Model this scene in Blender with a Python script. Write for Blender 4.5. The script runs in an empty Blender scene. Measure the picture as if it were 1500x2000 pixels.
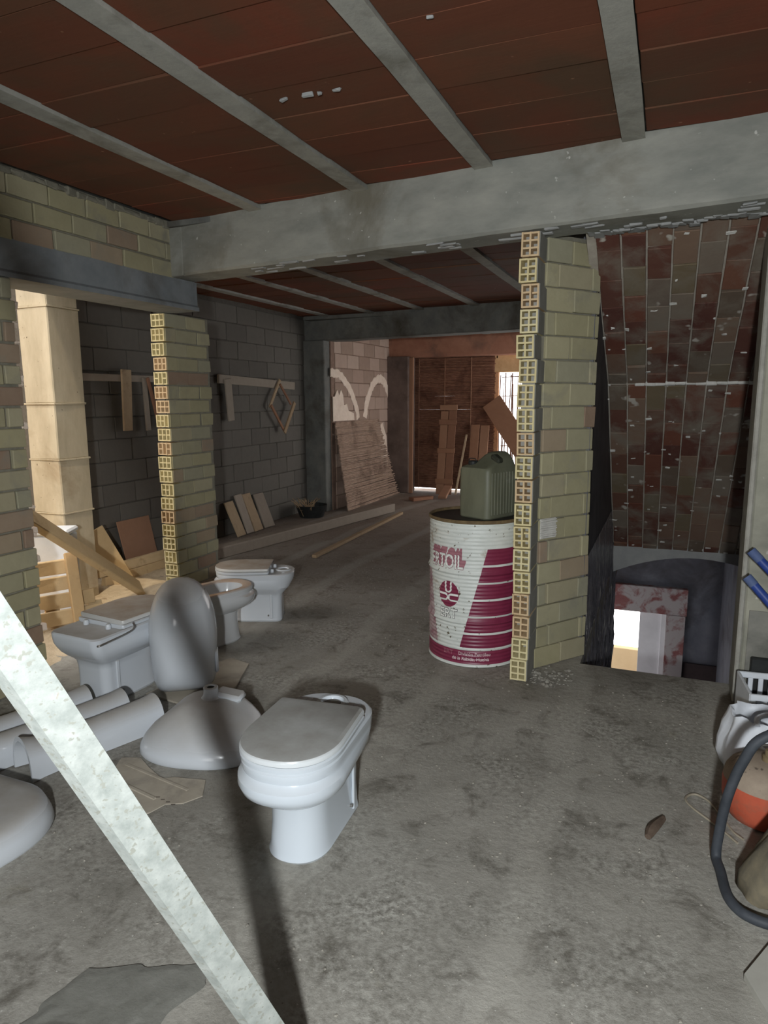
import bpy, bmesh, math, random
from mathutils import Vector, Matrix, noise

random.seed(11)
scene = bpy.context.scene
col = scene.collection
PI = math.pi
R = math.radians

# ---------------------------------------------------------------- camera, world, sun, lamp, exposure
cam_data = bpy.data.cameras.new('camera')
cam = bpy.data.objects.new('camera', cam_data)
col.objects.link(cam)
cam_data.sensor_fit = 'VERTICAL'
cam_data.sensor_height = 36.0
cam_data.lens = 36.0 * 1330.0 / 2000.0
cam_data.clip_start = 0.02
cam_rot = Matrix(((0.9236, -0.0573, 0.3791), (0.3834, 0.1540, -0.9107), (-0.0062, 0.9864, 0.1642)))
cam.matrix_world = Matrix.Translation((0, 0, 1.57)) @ cam_rot.to_quaternion().to_matrix().to_4x4()
scene.camera = cam

world = bpy.data.worlds.new('world')
scene.world = world
world.use_nodes = True
bg = world.node_tree.nodes['Background']
bg.inputs[0].default_value = (1.0, 0.98, 0.97, 1)
bg.inputs[1].default_value = 3.6

sun_d = bpy.data.lights.new('sun', 'SUN')
sun_d.energy = 1.5
sun_d.angle = R(1.2)
sun_d.color = (1.0, 0.83, 0.60)
sun = bpy.data.objects.new('sun', sun_d)
col.objects.link(sun)
sun.rotation_euler = Vector((-0.14, 0.33, -0.93)).to_track_quat('-Z', 'Y').to_euler()

lamp_d = bpy.data.lights.new('work_lamp', 'SPOT')
lamp_d.energy = 470
lamp_d.spot_size = R(125)
lamp_d.spot_blend = 1.0
lamp_d.shadow_soft_size = 0.06
lamp_d.color = (0.955, 0.99, 1.0)
lamp = bpy.data.objects.new('work_lamp', lamp_d)
col.objects.link(lamp)
lamp.location = (0.15, -0.8, 1.65)
lamp.rotation_euler = Vector((-0.95, 3.6, -1.05)).to_track_quat('-Z', 'Y').to_euler()

scene.view_settings.view_transform = 'Standard'
scene.view_settings.look = 'None'
scene.view_settings.gamma = 1.0
scene.view_settings.use_curve_mapping = False
scene.view_settings.exposure = 0.0


# ---------------------------------------------------------------- materials
def lin(c):
    out = []
    for v in c:
        v = v / 255.0
        out.append(v / 12.92 if v <= 0.04045 else ((v + 0.055) / 1.055) ** 2.4)
    return (out[0], out[1], out[2], 1.0)


class NT:
    def __init__(self, name):
        self.m = bpy.data.materials.new(name)
        self.m.use_nodes = True
        self.t = self.m.node_tree
        self.b = self.t.nodes['Principled BSDF']

    def n(self, typ, **kw):
        nd = self.t.nodes.new(typ)
        for k, v in kw.items():
            if k.startswith('i_'):
                nd.inputs[int(k[2:])].default_value = v
            else:
                setattr(nd, k, v)
        return nd

    def l(self, a, b):
        self.t.links.new(a, b)

    def noise(self, pos, scale, detail=5, rough=0.6, dist=0.0):
        nd = self.n('ShaderNodeTexNoise')
        nd.inputs['Scale'].default_value = scale
        nd.inputs['Detail'].default_value = detail
        nd.inputs['Roughness'].default_value = rough
        nd.inputs['Distortion'].default_value = dist
        self.l(pos, nd.inputs['Vector'])
        return nd.outputs['Fac']

    def ramp(self, fac, stops, interp='LINEAR'):
        nd = self.n('ShaderNodeValToRGB')
        cr = nd.color_ramp
        cr.interpolation = interp
        while len(cr.elements) < len(stops):
            cr.elements.new(0.5)
        for e, (p, c) in zip(cr.elements, stops):
            e.position = p
            e.color = c if len(c) == 4 else (*c, 1)
        self.l(fac, nd.inputs[0])
        return nd.outputs[0]

    def mix(self, fac, a, b, mode='MIX'):
        nd = self.n('ShaderNodeMix', data_type='RGBA', blend_type=mode)
        for s, v in ((nd.inputs[0], fac), (nd.inputs[6], a), (nd.inputs[7], b)):
            if hasattr(v, 'is_linked'):
                self.l(v, s)
            else:
                s.default_value = v
        return nd.outputs[2]

    def bump(self, h, strength, dist=0.01):
        nd = self.n('ShaderNodeBump')
        nd.inputs['Strength'].default_value = strength
        nd.inputs['Distance'].default_value = dist
        self.l(h, nd.inputs['Height'])
        self.l(nd.outputs[0], self.b.inputs['Normal'])


BW0, BW1 = (0, 0, 0, 1), (1, 1, 1, 1)


def mat(name, c1, c2, scale=9, rough=0.9, bump=0.3, stain=None, stain_scale=2.0, stain_lo=0.5, stain_hi=0.7, spec=0.3,
        metal=0.0, rnd=None, speck=None, speck_scale=60, speck_at=0.68, stretch=(1, 1, 1), coat=0.0, bdist=0.006):
    """Two-tone noise material, optional per-object palette, blotchy stain and fine specks."""
    k = NT(name)
    geo = k.n('ShaderNodeNewGeometry')
    mp = k.n('ShaderNodeMapping')
    mp.inputs['Scale'].default_value = stretch
    k.l(geo.outputs['Position'], mp.inputs[0])
    p = mp.outputs[0]
    f = k.noise(p, scale, 7, 0.65)
    f2 = k.ramp(f, [(0.3, BW0), (0.7, BW1)])
    c = k.mix(f2, lin(c1), lin(c2))
    if rnd:
        oi = k.n('ShaderNodeObjectInfo')
        cc = k.ramp(oi.outputs['Random'], [(i / len(rnd), lin(r)) for i, r in enumerate(rnd)], 'CONSTANT')
        c = k.mix(0.28, cc, c)
    if stain:
        s = k.ramp(k.noise(geo.outputs['Position'], stain_scale, 6, 0.62, 0.4), [(stain_lo, BW0), (stain_hi, BW1)])
        c = k.mix(s, c, lin(stain))
    if speck:
        s = k.ramp(k.noise(geo.outputs['Position'], speck_scale, 2, 0.5), [(speck_at, BW0), (speck_at + 0.05, BW1)])
        c = k.mix(s, c, lin(speck))
    k.l(c, k.b.inputs['Base Color'])
    k.b.inputs['Roughness'].default_value = rough
    k.b.inputs['Metallic'].default_value = metal
    k.b.inputs['Specular IOR Level'].default_value = spec
    k.b.inputs['Coat Weight'].default_value = coat
    k.b.inputs['Coat Roughness'].default_value = 0.08
    if bump:
        h = k.noise(p, scale * 3.1, 8, 0.7)
        k.bump(h, bump, bdist)
    return k.m


def floor_material():
    k = NT('dusty_concrete_floor')
    geo = k.n('ShaderNodeNewGeometry')
    p = geo.outputs['Position']
    a = k.ramp(k.noise(p, 1.3, 8, 0.62, 0.5), [(0.32, lin((128, 125, 117))), (0.5, lin((150, 147, 139))), (0.68, lin((168, 165, 157)))])
    # fine grit
    g = k.ramp(k.noise(p, 42, 4, 0.7), [(0.35, lin((92, 88, 80))), (0.62, lin((182, 180, 172)))])
    gm = k.ramp(k.noise(p, 2.1, 5, 0.6), [(0.42, BW0), (0.66, (0.75, 0.75, 0.75, 1))])
    c = k.mix(gm, a, g)
    # dark scuffed patches
    d = k.ramp(k.noise(p, 5.5, 8, 0.72, 0.6), [(0.52, BW0), (0.68, (0.75, 0.75, 0.75, 1))])
    c = k.mix(d, c, lin((84, 79, 70)))
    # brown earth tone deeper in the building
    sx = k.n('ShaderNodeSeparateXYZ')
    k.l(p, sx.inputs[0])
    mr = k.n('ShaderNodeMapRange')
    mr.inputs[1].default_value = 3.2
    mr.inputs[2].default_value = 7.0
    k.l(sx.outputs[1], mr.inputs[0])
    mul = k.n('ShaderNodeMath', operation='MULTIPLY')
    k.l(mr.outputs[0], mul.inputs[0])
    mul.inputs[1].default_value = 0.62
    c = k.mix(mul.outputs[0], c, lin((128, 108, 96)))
    # moss and light dust specks
    ms = k.ramp(k.noise(p, 2.4, 6, 0.6, 0.3), [(0.66, BW0), (0.78, (0.5, 0.5, 0.5, 1))])
    c = k.mix(ms, c, lin((112, 104, 72)))
    w = k.ramp(k.noise(p, 95, 2, 0.5), [(0.70, BW0), (0.74, (0.8, 0.8, 0.8, 1))])
    c = k.mix(w, c, lin((205, 203, 196)))
    # faint trowel bands along the room
    wv = k.n('ShaderNodeTexWave', bands_direction='X')
    wv.inputs['Scale'].default_value = 0.42
    wv.inputs['Distortion'].default_value = 3.0
    wv.inputs['Detail'].default_value = 3
    k.l(p, wv.inputs[0])
    wb = k.ramp(wv.outputs['Fac'], [(0.86, BW0), (0.97, (0.3, 0.3, 0.3, 1))])
    c = k.mix(wb, c, lin((182, 179, 170)))
    k.l(c, k.b.inputs['Base Color'])
    k.b.inputs['Roughness'].default_value = 0.82
    k.b.inputs['Specular IOR Level'].default_value = 0.25
    h = k.noise(p, 26, 9, 0.72)
    k.bump(h, 0.55, 0.012)
    return k.m


def porcelain(name, c, dust, dust_amt):
    k = NT(name)
    geo = k.n('ShaderNodeNewGeometry')
    p = geo.outputs['Position']
    sx = k.n('ShaderNodeSeparateXYZ')
    k.l(geo.outputs['Normal'], sx.inputs[0])
    up = k.ramp(sx.outputs[2], [(0.35, BW0), (0.95, BW1)])
    nz = k.ramp(k.noise(p, 7, 6, 0.6), [(0.25, (0.55, 0.55, 0.55, 1)), (0.75, BW1)])
    f = k.mix(1.0, up, nz, 'MULTIPLY')
    ml = k.mix(1.0, f, (dust_amt, dust_amt, dust_amt, 1), 'MULTIPLY')
    cc = k.mix(ml, lin(c), lin(dust))
    k.l(cc, k.b.inputs['Base Color'])
    rr = k.n('ShaderNodeMapRange')
    k.l(ml, rr.inputs[0])
    rr.inputs[3].default_value = 0.12
    rr.inputs[4].default_value = 0.85
    k.l(rr.outputs[0], k.b.inputs['Roughness'])
    k.b.inputs['Specular IOR Level'].default_value = 0.5
    return k.m


YEL = [(164, 157, 124), (156, 151, 124), (170, 163, 132), (158, 152, 120), (150, 147, 126), (168, 161, 134), (146, 122, 106), (154, 148, 118),
       (164, 158, 130), (136, 106, 92), (160, 152, 126), (152, 132, 112)]
TIL = [(112, 68, 54), (98, 56, 46), (126, 108, 92), (86, 52, 46), (116, 80, 64), (124, 118, 106), (104, 62, 50), (98, 92, 80), (112, 106, 84),
       (80, 48, 44), (116, 96, 82), (110, 104, 94), (100, 72, 60), (92, 60, 52)]
M = {}
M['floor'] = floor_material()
M['concrete'] = mat('grey_cast_concrete', (128, 130, 124), (158, 158, 150), 5, 0.88, 0.25, stain=(112, 108, 96), stain_scale=1.6, speck=(190, 190, 184), speck_scale=28, speck_at=0.72, stretch=(0.6, 0.6, 1.6))
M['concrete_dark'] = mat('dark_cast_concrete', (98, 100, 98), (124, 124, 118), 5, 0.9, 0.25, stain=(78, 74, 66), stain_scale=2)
M['joist'] = mat('pale_concrete_joist', (150, 150, 143), (172, 171, 163), 12, 0.9, 0.3, stain=(120, 118, 108), stain_scale=3)
M['bovedilla'] = mat('brown_ceramic_ceiling', (100, 56, 38), (122, 70, 48), 3.0, 0.8, 0.2, stain=(92, 68, 50), stain_scale=1.5, stain_lo=0.42, stain_hi=0.68,
                     rnd=[(112, 62, 42), (104, 62, 44), (118, 60, 42), (98, 58, 42), (112, 70, 50)], stretch=(0.5, 3, 1), speck=(160, 120, 94), speck_scale=16, speck_at=0.73)
M['mortar'] = mat('grey_mortar', (118, 115, 102), (140, 136, 122), 22, 0.95, 0.5)
M['mortar_dark'] = mat('dark_mortar', (84, 80, 74), (100, 95, 88), 22, 0.95, 0.5)
M['brick'] = mat('yellow_clay_brick', (148, 142, 116), (176, 169, 142), 12, 0.88, 0.25, rnd=YEL, stain=(134, 132, 120), stain_scale=4, stain_lo=0.56, stain_hi=0.8)
M['brick_in'] = mat('fired_clay_core', (206, 190, 144), (222, 208, 166), 20, 0.9, 0.3, rnd=[(216, 204, 158), (212, 198, 152), (220, 210, 168), (206, 176, 142), (214, 202, 156)])
M['render_dark'] = mat('dark_render', (80, 80, 84), (100, 100, 102), 6, 0.6, 0.3, stain=(62, 62, 70), stain_scale=2)
M['strip'] = mat('grey_brick_side_render', (140, 140, 134), (158, 156, 150), 9, 0.9, 0.3)
M['block'] = mat('grey_concrete_block', (96, 92, 86), (114, 109, 102), 14, 0.92, 0.45, rnd=[(102, 98, 92), (106, 102, 96), (97, 93, 88), (108, 104, 98)])
M['block_warm'] = mat('pinkish_concrete_block', (158, 136, 122), (182, 160, 146), 12, 0.92, 0.4, rnd=[(166, 142, 128), (176, 154, 140), (150, 128, 114), (182, 162, 148)])
M['tile'] = mat('fired_vault_tile', (96, 56, 42), (122, 88, 70), 8, 0.85, 0.35, rnd=TIL, speck=(176, 170, 160), speck_scale=9, speck_at=0.67, stain=(126, 118, 106), stain_scale=3.6, stain_lo=0.47, stain_hi=0.72)
M['plaster'] = mat('white_plaster', (186, 184, 178), (214, 212, 206), 14, 0.92, 0.5)
M['plaster_cream'] = mat('cream_plaster', (222, 202, 184), (238, 222, 206), 10, 0.92, 0.5)
M['arch'] = mat('grey_plaster_arch', (138, 140, 140), (160, 160, 158), 7, 0.9, 0.35)
M['porcelain'] = porcelain('white_porcelain', (196, 201, 207), (150, 142, 130), 0.85)
M['porcelain_warm_lit'] = porcelain('porcelain_painted_warm_light', (192, 194, 196), (168, 136, 104), 1.0)  # brown on upward faces stands for warm light from the left doorway
M['porcelain_clean'] = porcelain('glossy_porcelain', (200, 208, 216), (164, 160, 152), 0.4)
M['lid'] = porcelain('dusty_white_lid', (204, 209, 212), (138, 136, 130), 1.0)
M['lid_brown'] = porcelain('brown_topped_lid', (192, 192, 190), (146, 128, 108), 1.0)  # upward faces turn brown
M['dark'] = mat('dark_void', (18, 17, 16), (26, 24, 22), 10, 0.95, 0)
M['steel'] = mat('chrome_steel', (150, 148, 144), (176, 174, 170), 20, 0.3, 0, metal=0.9)
M['galv'] = mat('galvanised_rusty_steel', (132, 138, 134), (166, 170, 166), 30, 0.55, 0.2, stain=(140, 108, 78), stain_scale=30, stain_lo=0.70, stain_hi=0.80, spec=0.4, speck=(138, 140, 132), speck_scale=90, speck_at=0.60)
M['drum_white'] = mat('white_drum_paint', (200, 205, 200), (220, 224, 220), 12, 0.45, 0.08, stain=(128, 102, 58), stain_scale=6, stain_lo=0.60, stain_hi=0.74, spec=0.5, speck=(92, 84, 62), speck_scale=34, speck_at=0.67, stretch=(1, 1, 3))
M['drum_rust'] = mat('rusty_drum_rim', (86, 70, 50), (124, 106, 76), 22, 0.8, 0.3)
M['maroon'] = mat('maroon_drum_paint', (116, 36, 64), (132, 50, 78), 9, 0.42, 0.05, spec=0.5, speck=(190, 160, 166), speck_scale=30, speck_at=0.76)
M['maroon_pale'] = mat('faded_maroon_paint', (150, 96, 108), (172, 122, 130), 16, 0.5, 0.05)
M['maroon_worn'] = mat('worn_maroon_paint', (126, 60, 80), (200, 190, 188), 16, 0.5, 0.05)
M['print_white'] = mat('white_print', (222, 224, 220), (234, 236, 232), 20, 0.5, 0)
M['print_pale'] = mat('worn_white_print', (206, 178, 184), (228, 218, 218), 40, 0.5, 0)
M['print_dark'] = mat('dark_print_outline', (62, 56, 60), (84, 78, 80), 20, 0.6, 0)
M['olive'] = mat('olive_plastic', (92, 94, 78), (112, 114, 96), 8, 0.5, 0.12, stain=(150, 152, 140), stain_scale=5, stain_lo=0.6, stain_hi=0.82, spec=0.4, stretch=(1, 1, 0.35))
M['black_plastic'] = mat('black_plastic', (30, 32, 32), (48, 50, 50), 12, 0.5, 0.1)
M['hose'] = mat('black_rubber_hose', (46, 50, 56), (70, 74, 80), 9, 0.6, 0.1)
M['wood'] = mat('weathered_pale_wood', (150, 128, 102), (184, 162, 134), 3.5, 0.85, 0.35, stretch=(6, 6, 6), stain=(116, 94, 72), stain_scale=5, stain_lo=0.58, stain_hi=0.8, rnd=[(172, 150, 122), (156, 132, 104), (182, 160, 132), (164, 142, 116)])
M['wood_grey'] = mat('grey_weathered_wood', (134, 124, 112), (164, 152, 140), 16, 0.9, 0.35, rnd=[(150, 140, 128), (140, 128, 116), (162, 150, 138)])
M['wood_warm'] = mat('sunlit_pallet_wood', (176, 148, 108), (204, 178, 138), 14, 0.88, 0.4, rnd=[(196, 170, 130), (182, 154, 114), (206, 182, 144)], stain=(134, 104, 72), stain_scale=7, stain_lo=0.6, stain_hi=0.8)
M['wood_brown'] = mat('brown_old_boards', (128, 92, 72), (156, 116, 92), 12, 0.88, 0.35, rnd=[(146, 108, 84), (132, 96, 76), (156, 120, 96)])
M['reed'] = mat('brown_reed_canes', (104, 68, 54), (152, 112, 90), 30, 0.85, 0.3, stain=(92, 60, 48), stain_scale=4, stretch=(0.4, 0.4, 3))
M['reed_pale'] = mat('pale_reed_mat', (146, 122, 106), (184, 160, 142), 30, 0.85, 0.3, stain=(112, 92, 80), stain_scale=3, stretch=(0.4, 0.4, 3))
M['sand'] = mat('pale_sandy_ground', (196, 176, 146), (222, 204, 174), 14, 0.95, 0.7, stain=(132, 104, 76), stain_scale=9, stain_lo=0.6, stain_hi=0.74, bdist=0.02)
M['cardboard'] = mat('brown_cardboard', (160, 152, 138), (178, 170, 156), 6, 0.9, 0.15, stain=(138, 132, 122), stain_scale=5)
M['ink'] = mat('faded_ink', (88, 80, 74), (106, 98, 90), 20, 0.9, 0)
M['film'] = mat('grey_plastic_film', (112, 112, 106), (130, 130, 124), 12, 0.2, 0.6, spec=0.5)
M['blue'] = mat('blue_plastic_tube', (34, 56, 124), (52, 76, 146), 8, 0.45, 0.05)
M['white_plastic'] = mat('white_crate_plastic', (206, 212, 220), (222, 226, 232), 8, 0.5, 0.05)
M['bag'] = mat('white_plastic_bag', (198, 202, 210), (218, 222, 228), 8, 0.45, 0.2)
M['orange'] = mat('orange_enamel', (170, 78, 56), (188, 94, 70), 8, 0.5, 0.15, stain=(140, 92, 74), stain_scale=10)
M['dust'] = mat('thick_brown_dust', (136, 122, 108), (158, 144, 128), 12, 0.95, 0.3, speck=(98, 88, 78), speck_scale=30, speck_at=0.66)
M['sack'] = mat('dusty_brown_cloth', (98, 92, 78), (128, 118, 96), 7, 0.95, 0.35, stain=(78, 76, 70), stain_scale=5)
M['board_pale'] = mat('pale_fibre_board', (158, 156, 148), (172, 170, 162), 9, 0.9, 0.1)
M['rubble'] = mat('mixed_rubble', (116, 112, 104), (164, 160, 150), 30, 0.95, 0.4)
M['red_frame'] = mat('flaking_red_paint', (120, 74, 74), (140, 94, 92), 6, 0.8, 0.3, stain=(164, 156, 156), stain_scale=4.5, stain_lo=0.42, stain_hi=0.52)
M['door_grey'] = mat('pale_grey_door', (206, 204, 208), (220, 218, 222), 5, 0.6, 0.1)
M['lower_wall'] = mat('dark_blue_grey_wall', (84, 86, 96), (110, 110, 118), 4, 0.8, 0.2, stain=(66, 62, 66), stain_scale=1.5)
M['beige'] = mat('beige_parapet', (214, 186, 142), (224, 198, 156), 4, 0.9, 0.1)
M['brown_lintel'] = mat('brown_brick_lintel', (116, 82, 58), (134, 98, 72), 8, 0.9, 0.3, rnd=[(122, 86, 62), (108, 72, 58), (132, 100, 76)])


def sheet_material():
    k = NT('scratched_sheet_painted_glints')
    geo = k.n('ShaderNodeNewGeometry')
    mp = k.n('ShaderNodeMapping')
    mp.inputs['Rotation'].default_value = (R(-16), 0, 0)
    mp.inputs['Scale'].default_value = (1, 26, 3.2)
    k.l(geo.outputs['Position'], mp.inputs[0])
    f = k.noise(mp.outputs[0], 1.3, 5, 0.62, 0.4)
    c = k.mix(k.ramp(f, [(0.56, BW0), (0.68, BW1)]), lin((116, 114, 120)), lin((226, 220, 210)))  # pale streaks painted in for window light glinting on the ridges
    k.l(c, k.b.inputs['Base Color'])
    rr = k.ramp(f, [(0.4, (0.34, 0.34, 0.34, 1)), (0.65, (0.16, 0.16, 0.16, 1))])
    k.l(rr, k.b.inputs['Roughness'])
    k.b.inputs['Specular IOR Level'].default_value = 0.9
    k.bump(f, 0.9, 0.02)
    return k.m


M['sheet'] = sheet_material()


# ---------------------------------------------------------------- mesh helpers
def link(name, me, parent=None, mx=None, m=None, smooth=None):
    o = bpy.data.objects.new(name, me)
    col.objects.link(o)
    if m is not None and not me.materials:
        me.materials.append(M[m] if isinstance(m, str) else m)
    if smooth is not None:
        me.shade_smooth()
        me.set_sharp_from_angle(angle=R(smooth))
    if parent is not None:
        o.parent = parent
    if mx is not None:
        o.matrix_local = mx
    return o


def tag(o, label, cat, group=None, kind=None):
    o['label'] = label
    o['category'] = cat
    if group:
        o['group'] = group
    if kind:
        o['kind'] = kind
    return o


def struct(o, label=None):
    o['kind'] = 'structure'
    if label:
        o['label'] = label
    return o


def empty(name, loc=(0, 0, 0), rz=0.0, label=None, cat=None, group=None):
    o = bpy.data.objects.new(name, None)
    col.objects.link(o)
    o.location = loc
    o.rotation_euler = (0, 0, rz)
    if label:
        tag(o, label, cat, group)
    return o


class MB:
    """Collects shapes and links them as one mesh."""

    def __init__(self):
        self.bm = bmesh.new()

    def box(self, c, s, mx=None, bev=0.0, jit=0.0):
        r = bmesh.ops.create_cube(self.bm, size=1.0)
        vs = r['verts']
        for v in vs:
            v.co = Vector((v.co.x * s[0], v.co.y * s[1], v.co.z * s[2]))
            if jit:
                v.co += Vector((random.uniform(-jit, jit), random.uniform(-jit, jit), random.uniform(-jit, jit)))
        if bev:
            es = {e for v in vs for e in v.link_edges}
            q = bmesh.ops.bevel(self.bm, geom=list(es), offset=bev, segments=1, affect='EDGES')
            vs = list({v for f in q['faces'] for v in f.verts} | {v for v in vs if v.is_valid})
        T = Matrix.Translation(c)
        if mx is not None:
            T = T @ mx.to_4x4()
        for v in vs:
            v.co = T @ v.co
        return vs

    def span(self, a, b, bev=0.0, jit=0.0):
        c = [(a[i] + b[i]) / 2 for i in range(3)]
        s = [abs(b[i] - a[i]) for i in range(3)]
        return self.box(c, s, None, bev, jit)

    def prism(self, pts, d):
        """Polygon pts (3D) pushed along vector d."""
        a = [self.bm.verts.new(p) for p in pts]
        b = [self.bm.verts.new(Vector(p) + Vector(d)) for p in pts]
        n = len(pts)
        try:
            self.bm.faces.new(a)
            self.bm.faces.new(list(reversed(b)))
        except ValueError:
            pass
        for i in range(n):
            j = (i + 1) % n
            self.bm.faces.new((a[j], a[i], b[i], b[j]))

    def loft(self, secs, cap0=True, cap1=True, closed=True):
        rows = [[self.bm.verts.new(p) for p in s] for s in secs]
        n = len(rows[0])
        rng = range(n) if closed else range(n - 1)
        for r0, r1 in zip(rows, rows[1:]):
            for i in rng:
                j = (i + 1) % n
                self.bm.faces.new((r0[i], r0[j], r1[j], r1[i]))
        if cap0:
            self.bm.faces.new(list(reversed(rows[0])))
        if cap1:
            self.bm.faces.new(rows[-1])
        return rows

    def tube(self, pts, r, sides=8, smooth=0, cap=True):
        P = [Vector(p) for p in pts]
        if smooth:
            Q = []
            ext = [P[0] * 2 - P[1]] + P + [P[-1] * 2 - P[-2]]
            for i in range(1, len(ext) - 2):
                for s in range(smooth):
                    t = s / smooth
                    p0, p1, p2, p3 = ext[i - 1:i + 3]
                    Q.append(0.5 * ((2 * p1) + (p2 - p0) * t + (2 * p0 - 5 * p1 + 4 * p2 - p3) * t * t + (3 * p1 - p0 - 3 * p2 + p3) * t ** 3))
            Q.append(P[-1])
            P = Q
        secs = []
        up = Vector((0.013, 0.027, 1)).normalized()
        for i, p in enumerate(P):
            d = (P[min(i + 1, len(P) - 1)] - P[max(i - 1, 0)]).normalized()
            u = d.cross(up)
            if u.length < 1e-3:
                u = d.cross(Vector((1, 0, 0)))
            u.normalize()
            w = u.cross(d).normalized()
            up = w
            rr = r(i / (len(P) - 1)) if callable(r) else r
            secs.append([p + u * math.cos(2 * PI * k / sides) * rr + w * math.sin(2 * PI * k / sides) * rr for k in range(sides)])
        self.loft(secs, cap, cap)

    def lathe(self, prof, n=32, c=(0, 0, 0), cap0=False, cap1=False):
        secs = [[(c[0] + r * math.cos(2 * PI * k / n), c[1] + r * math.sin(2 * PI * k / n), c[2] + z) for k in range(n)] for r, z in prof]
        self.loft(secs, cap0, cap1)

    def mesh(self, name):
        bmesh.ops.recalc_face_normals(self.bm, faces=self.bm.faces)
        me = bpy.data.meshes.new(name)
        self.bm.to_mesh(me)
        self.bm.free()
        return me

    def build(self, name, m, parent=None, mx=None, smooth=None):
        return link(name, self.mesh(name), parent, mx, m, smooth)


def frame_mx(o, u, n):
    """Matrix whose x axis runs along u, y axis is the outward normal n, z up."""
    u = Vector(u).normalized()
    n = Vector(n).normalized()
    z = u.cross(n)
    if z.z < 0:
        u = -u
        z = u.cross(n)
    return Matrix(((u.x, n.x, z.x, o[0]), (u.y, n.y, z.y, o[1]), (u.z, n.z, z.z, o[2]), (0, 0, 0, 1)))


_cache = {}


def brick_mesh(l, d, h, m, var=0, bev=0.004, jit=0.0025):
    key = (round(l, 3), round(d, 3), round(h, 3), m, var, bev)
    if key not in _cache:
        b = MB()
        b.box((0, 0, 0), (l, d, h), None, bev, jit)
        me = b.mesh('brick')
        me.materials.append(M[m])
        _cache[key] = me
    return _cache[key]


def hollow_mesh(w, h, d, nx, nz, m, var=0):
    """Hollow clay brick lying along local y, open cells on the -y end."""
    key = ('hollow', w, h, d, nx, nz, m, var)
    if key not in _cache:
        b = MB()
        t = 0.009
        cw = (w - t * (nx + 1)) / nx
        ch = (h - t * (nz + 1)) / nz
        rn = random.Random(var * 7 + 3)
        chip = rn.randrange(nz * nx) if var in (1, 3) else -1
        for i in range(nx + 1):
            x = -w / 2 + t / 2 + i * (cw + t)
            ln = d - (rn.uniform(0.0, 0.006))
            b.box((x, d / 2 + (d - ln) / 2, 0), (t, ln, h - 0.0004), None)
        for k in range(nz + 1):
            z = -h / 2 + t / 2 + k * (ch + t)
            for i in range(nx):
                x = -w / 2 + t + cw / 2 + i * (cw + t)
                off = rn.uniform(0, 0.006) + (0.03 if chip == k * nx + i else 0)
                b.box((x, d / 2 + off / 2 + 0.0005, z), (cw, d - off - 0.001, t), None)
        b.box((0, d - 0.05, 0), (w - 0.002, 0.09, h - 0.002), None)
        me = b.mesh('hollow_brick')
        me.materials.append(M[m])
        _cache[key] = me
    return _cache[key]


def courses(parent, o, u, n, length, z0, rows, bl, ch, depth, m, joint=0.011, off=0.5, name='brick', proud=0.004, start=0.0, zend=None):
    """Running-bond courses of separate bricks on a wall face. Each brick is a child of parent."""
    mx0 = frame_mx(o, u, n)
    u = Vector(u).normalized()
    n = Vector(n).normalized()
    for r in range(rows):
        s = -start - (bl * off if r % 2 else 0.0) + random.uniform(-0.02, 0.02)
        while s < length - 0.015:
            a, b = max(s, 0.0), min(s + bl - joint, length)
            s += bl
            if b - a < 0.03:
                continue
            l = round((b - a) / 0.03) * 0.03 if (b - a) < bl - joint - 0.002 else bl - joint
            l = min(max(l, 0.03), b - a + 0.015)
            me = brick_mesh(l, depth, ch - joint, m, random.randrange(3))
            p = Vector(o) + u * (a + (b - a) / 2) + n * (proud - depth / 2 + random.uniform(-0.003, 0.003))
            p.z = z0 + ch * (r + 0.5)
            mx = Matrix.Translation(p) @ mx0.to_3x3().to_4x4() @ Matrix.Rotation(random.uniform(-0.006, 0.006), 4, 'Y')
            link(name, me, parent, mx)


def plank_obj(name, p0, p1, w, t, m, up=(0, 0, 1), bev=0.004, parent=None, jit=0.004, segs=1):
    """A sawn board from p0 to p1; w across, t thick along up."""
    p0, p1 = Vector(p0), Vector(p1)
    d = (p1 - p0)
    L = d.length
    d.normalize()
    up = Vector(up)
    s = d.cross(up).normalized()
    up = s.cross(d).normalized()
    b = MB()
    b.box((L / 2, 0, 0), (L, w, t), None, bev, jit)
    mx = Matrix(((d.x, s.x, up.x, p0.x), (d.y, s.y, up.y, p0.y), (d.z, s.z, up.z, p0.z), (0, 0, 0, 1)))
    if s.cross(up).dot(d) < 0:
        mx = Matrix(((d.x, -s.x, up.x, p0.x), (d.y, -s.y, up.y, p0.y), (d.z, -s.z, up.z, p0.z), (0, 0, 0, 1)))
    return b.build(name, m, parent, mx)


# ---------------------------------------------------------------- large structure
def yb(x):            # front face of the near beam (it runs slightly askew)
    return 3.517 - 0.135 * x


def yb2(x):           # front face of the second beam
    return 7.87 - 0.13 * x


XL = -3.2             # near left wall face
ZC1, ZC2, ZC3 = 2.74, 2.66, 2.56

# floor with the stair hole
b = MB()
b.span((-3.45, -2.6, -0.22), (-0.41, 11.3, 0.0))
b.span((-4.9, 4.0, -0.22), (-3.45, 11.3, 0.0))
b.span((-0.41, -2.6, -0.22), (0.42, 4.02, 0.0))
b.span((0.42, -2.6, -0.22), (1.8, 4.02, 0.0))
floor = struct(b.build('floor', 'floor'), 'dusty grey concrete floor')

b = MB()
b.span((-3.45, -2.6, ZC1 + 0.05), (1.8, 3.9, ZC1 + 0.22))
b.span((-3.5, 3.9, ZC1 + 0.05), (1.8, 11.4, ZC1 + 0.22))
b.span((-4.95, 3.62, ZC1 - 0.02), (-3.45, 11.4, ZC1 + 0.22))
ceiling = struct(b.build('ceiling', 'concrete_dark'), 'ceiling of brown ceramic blocks between pale concrete joists')


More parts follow.
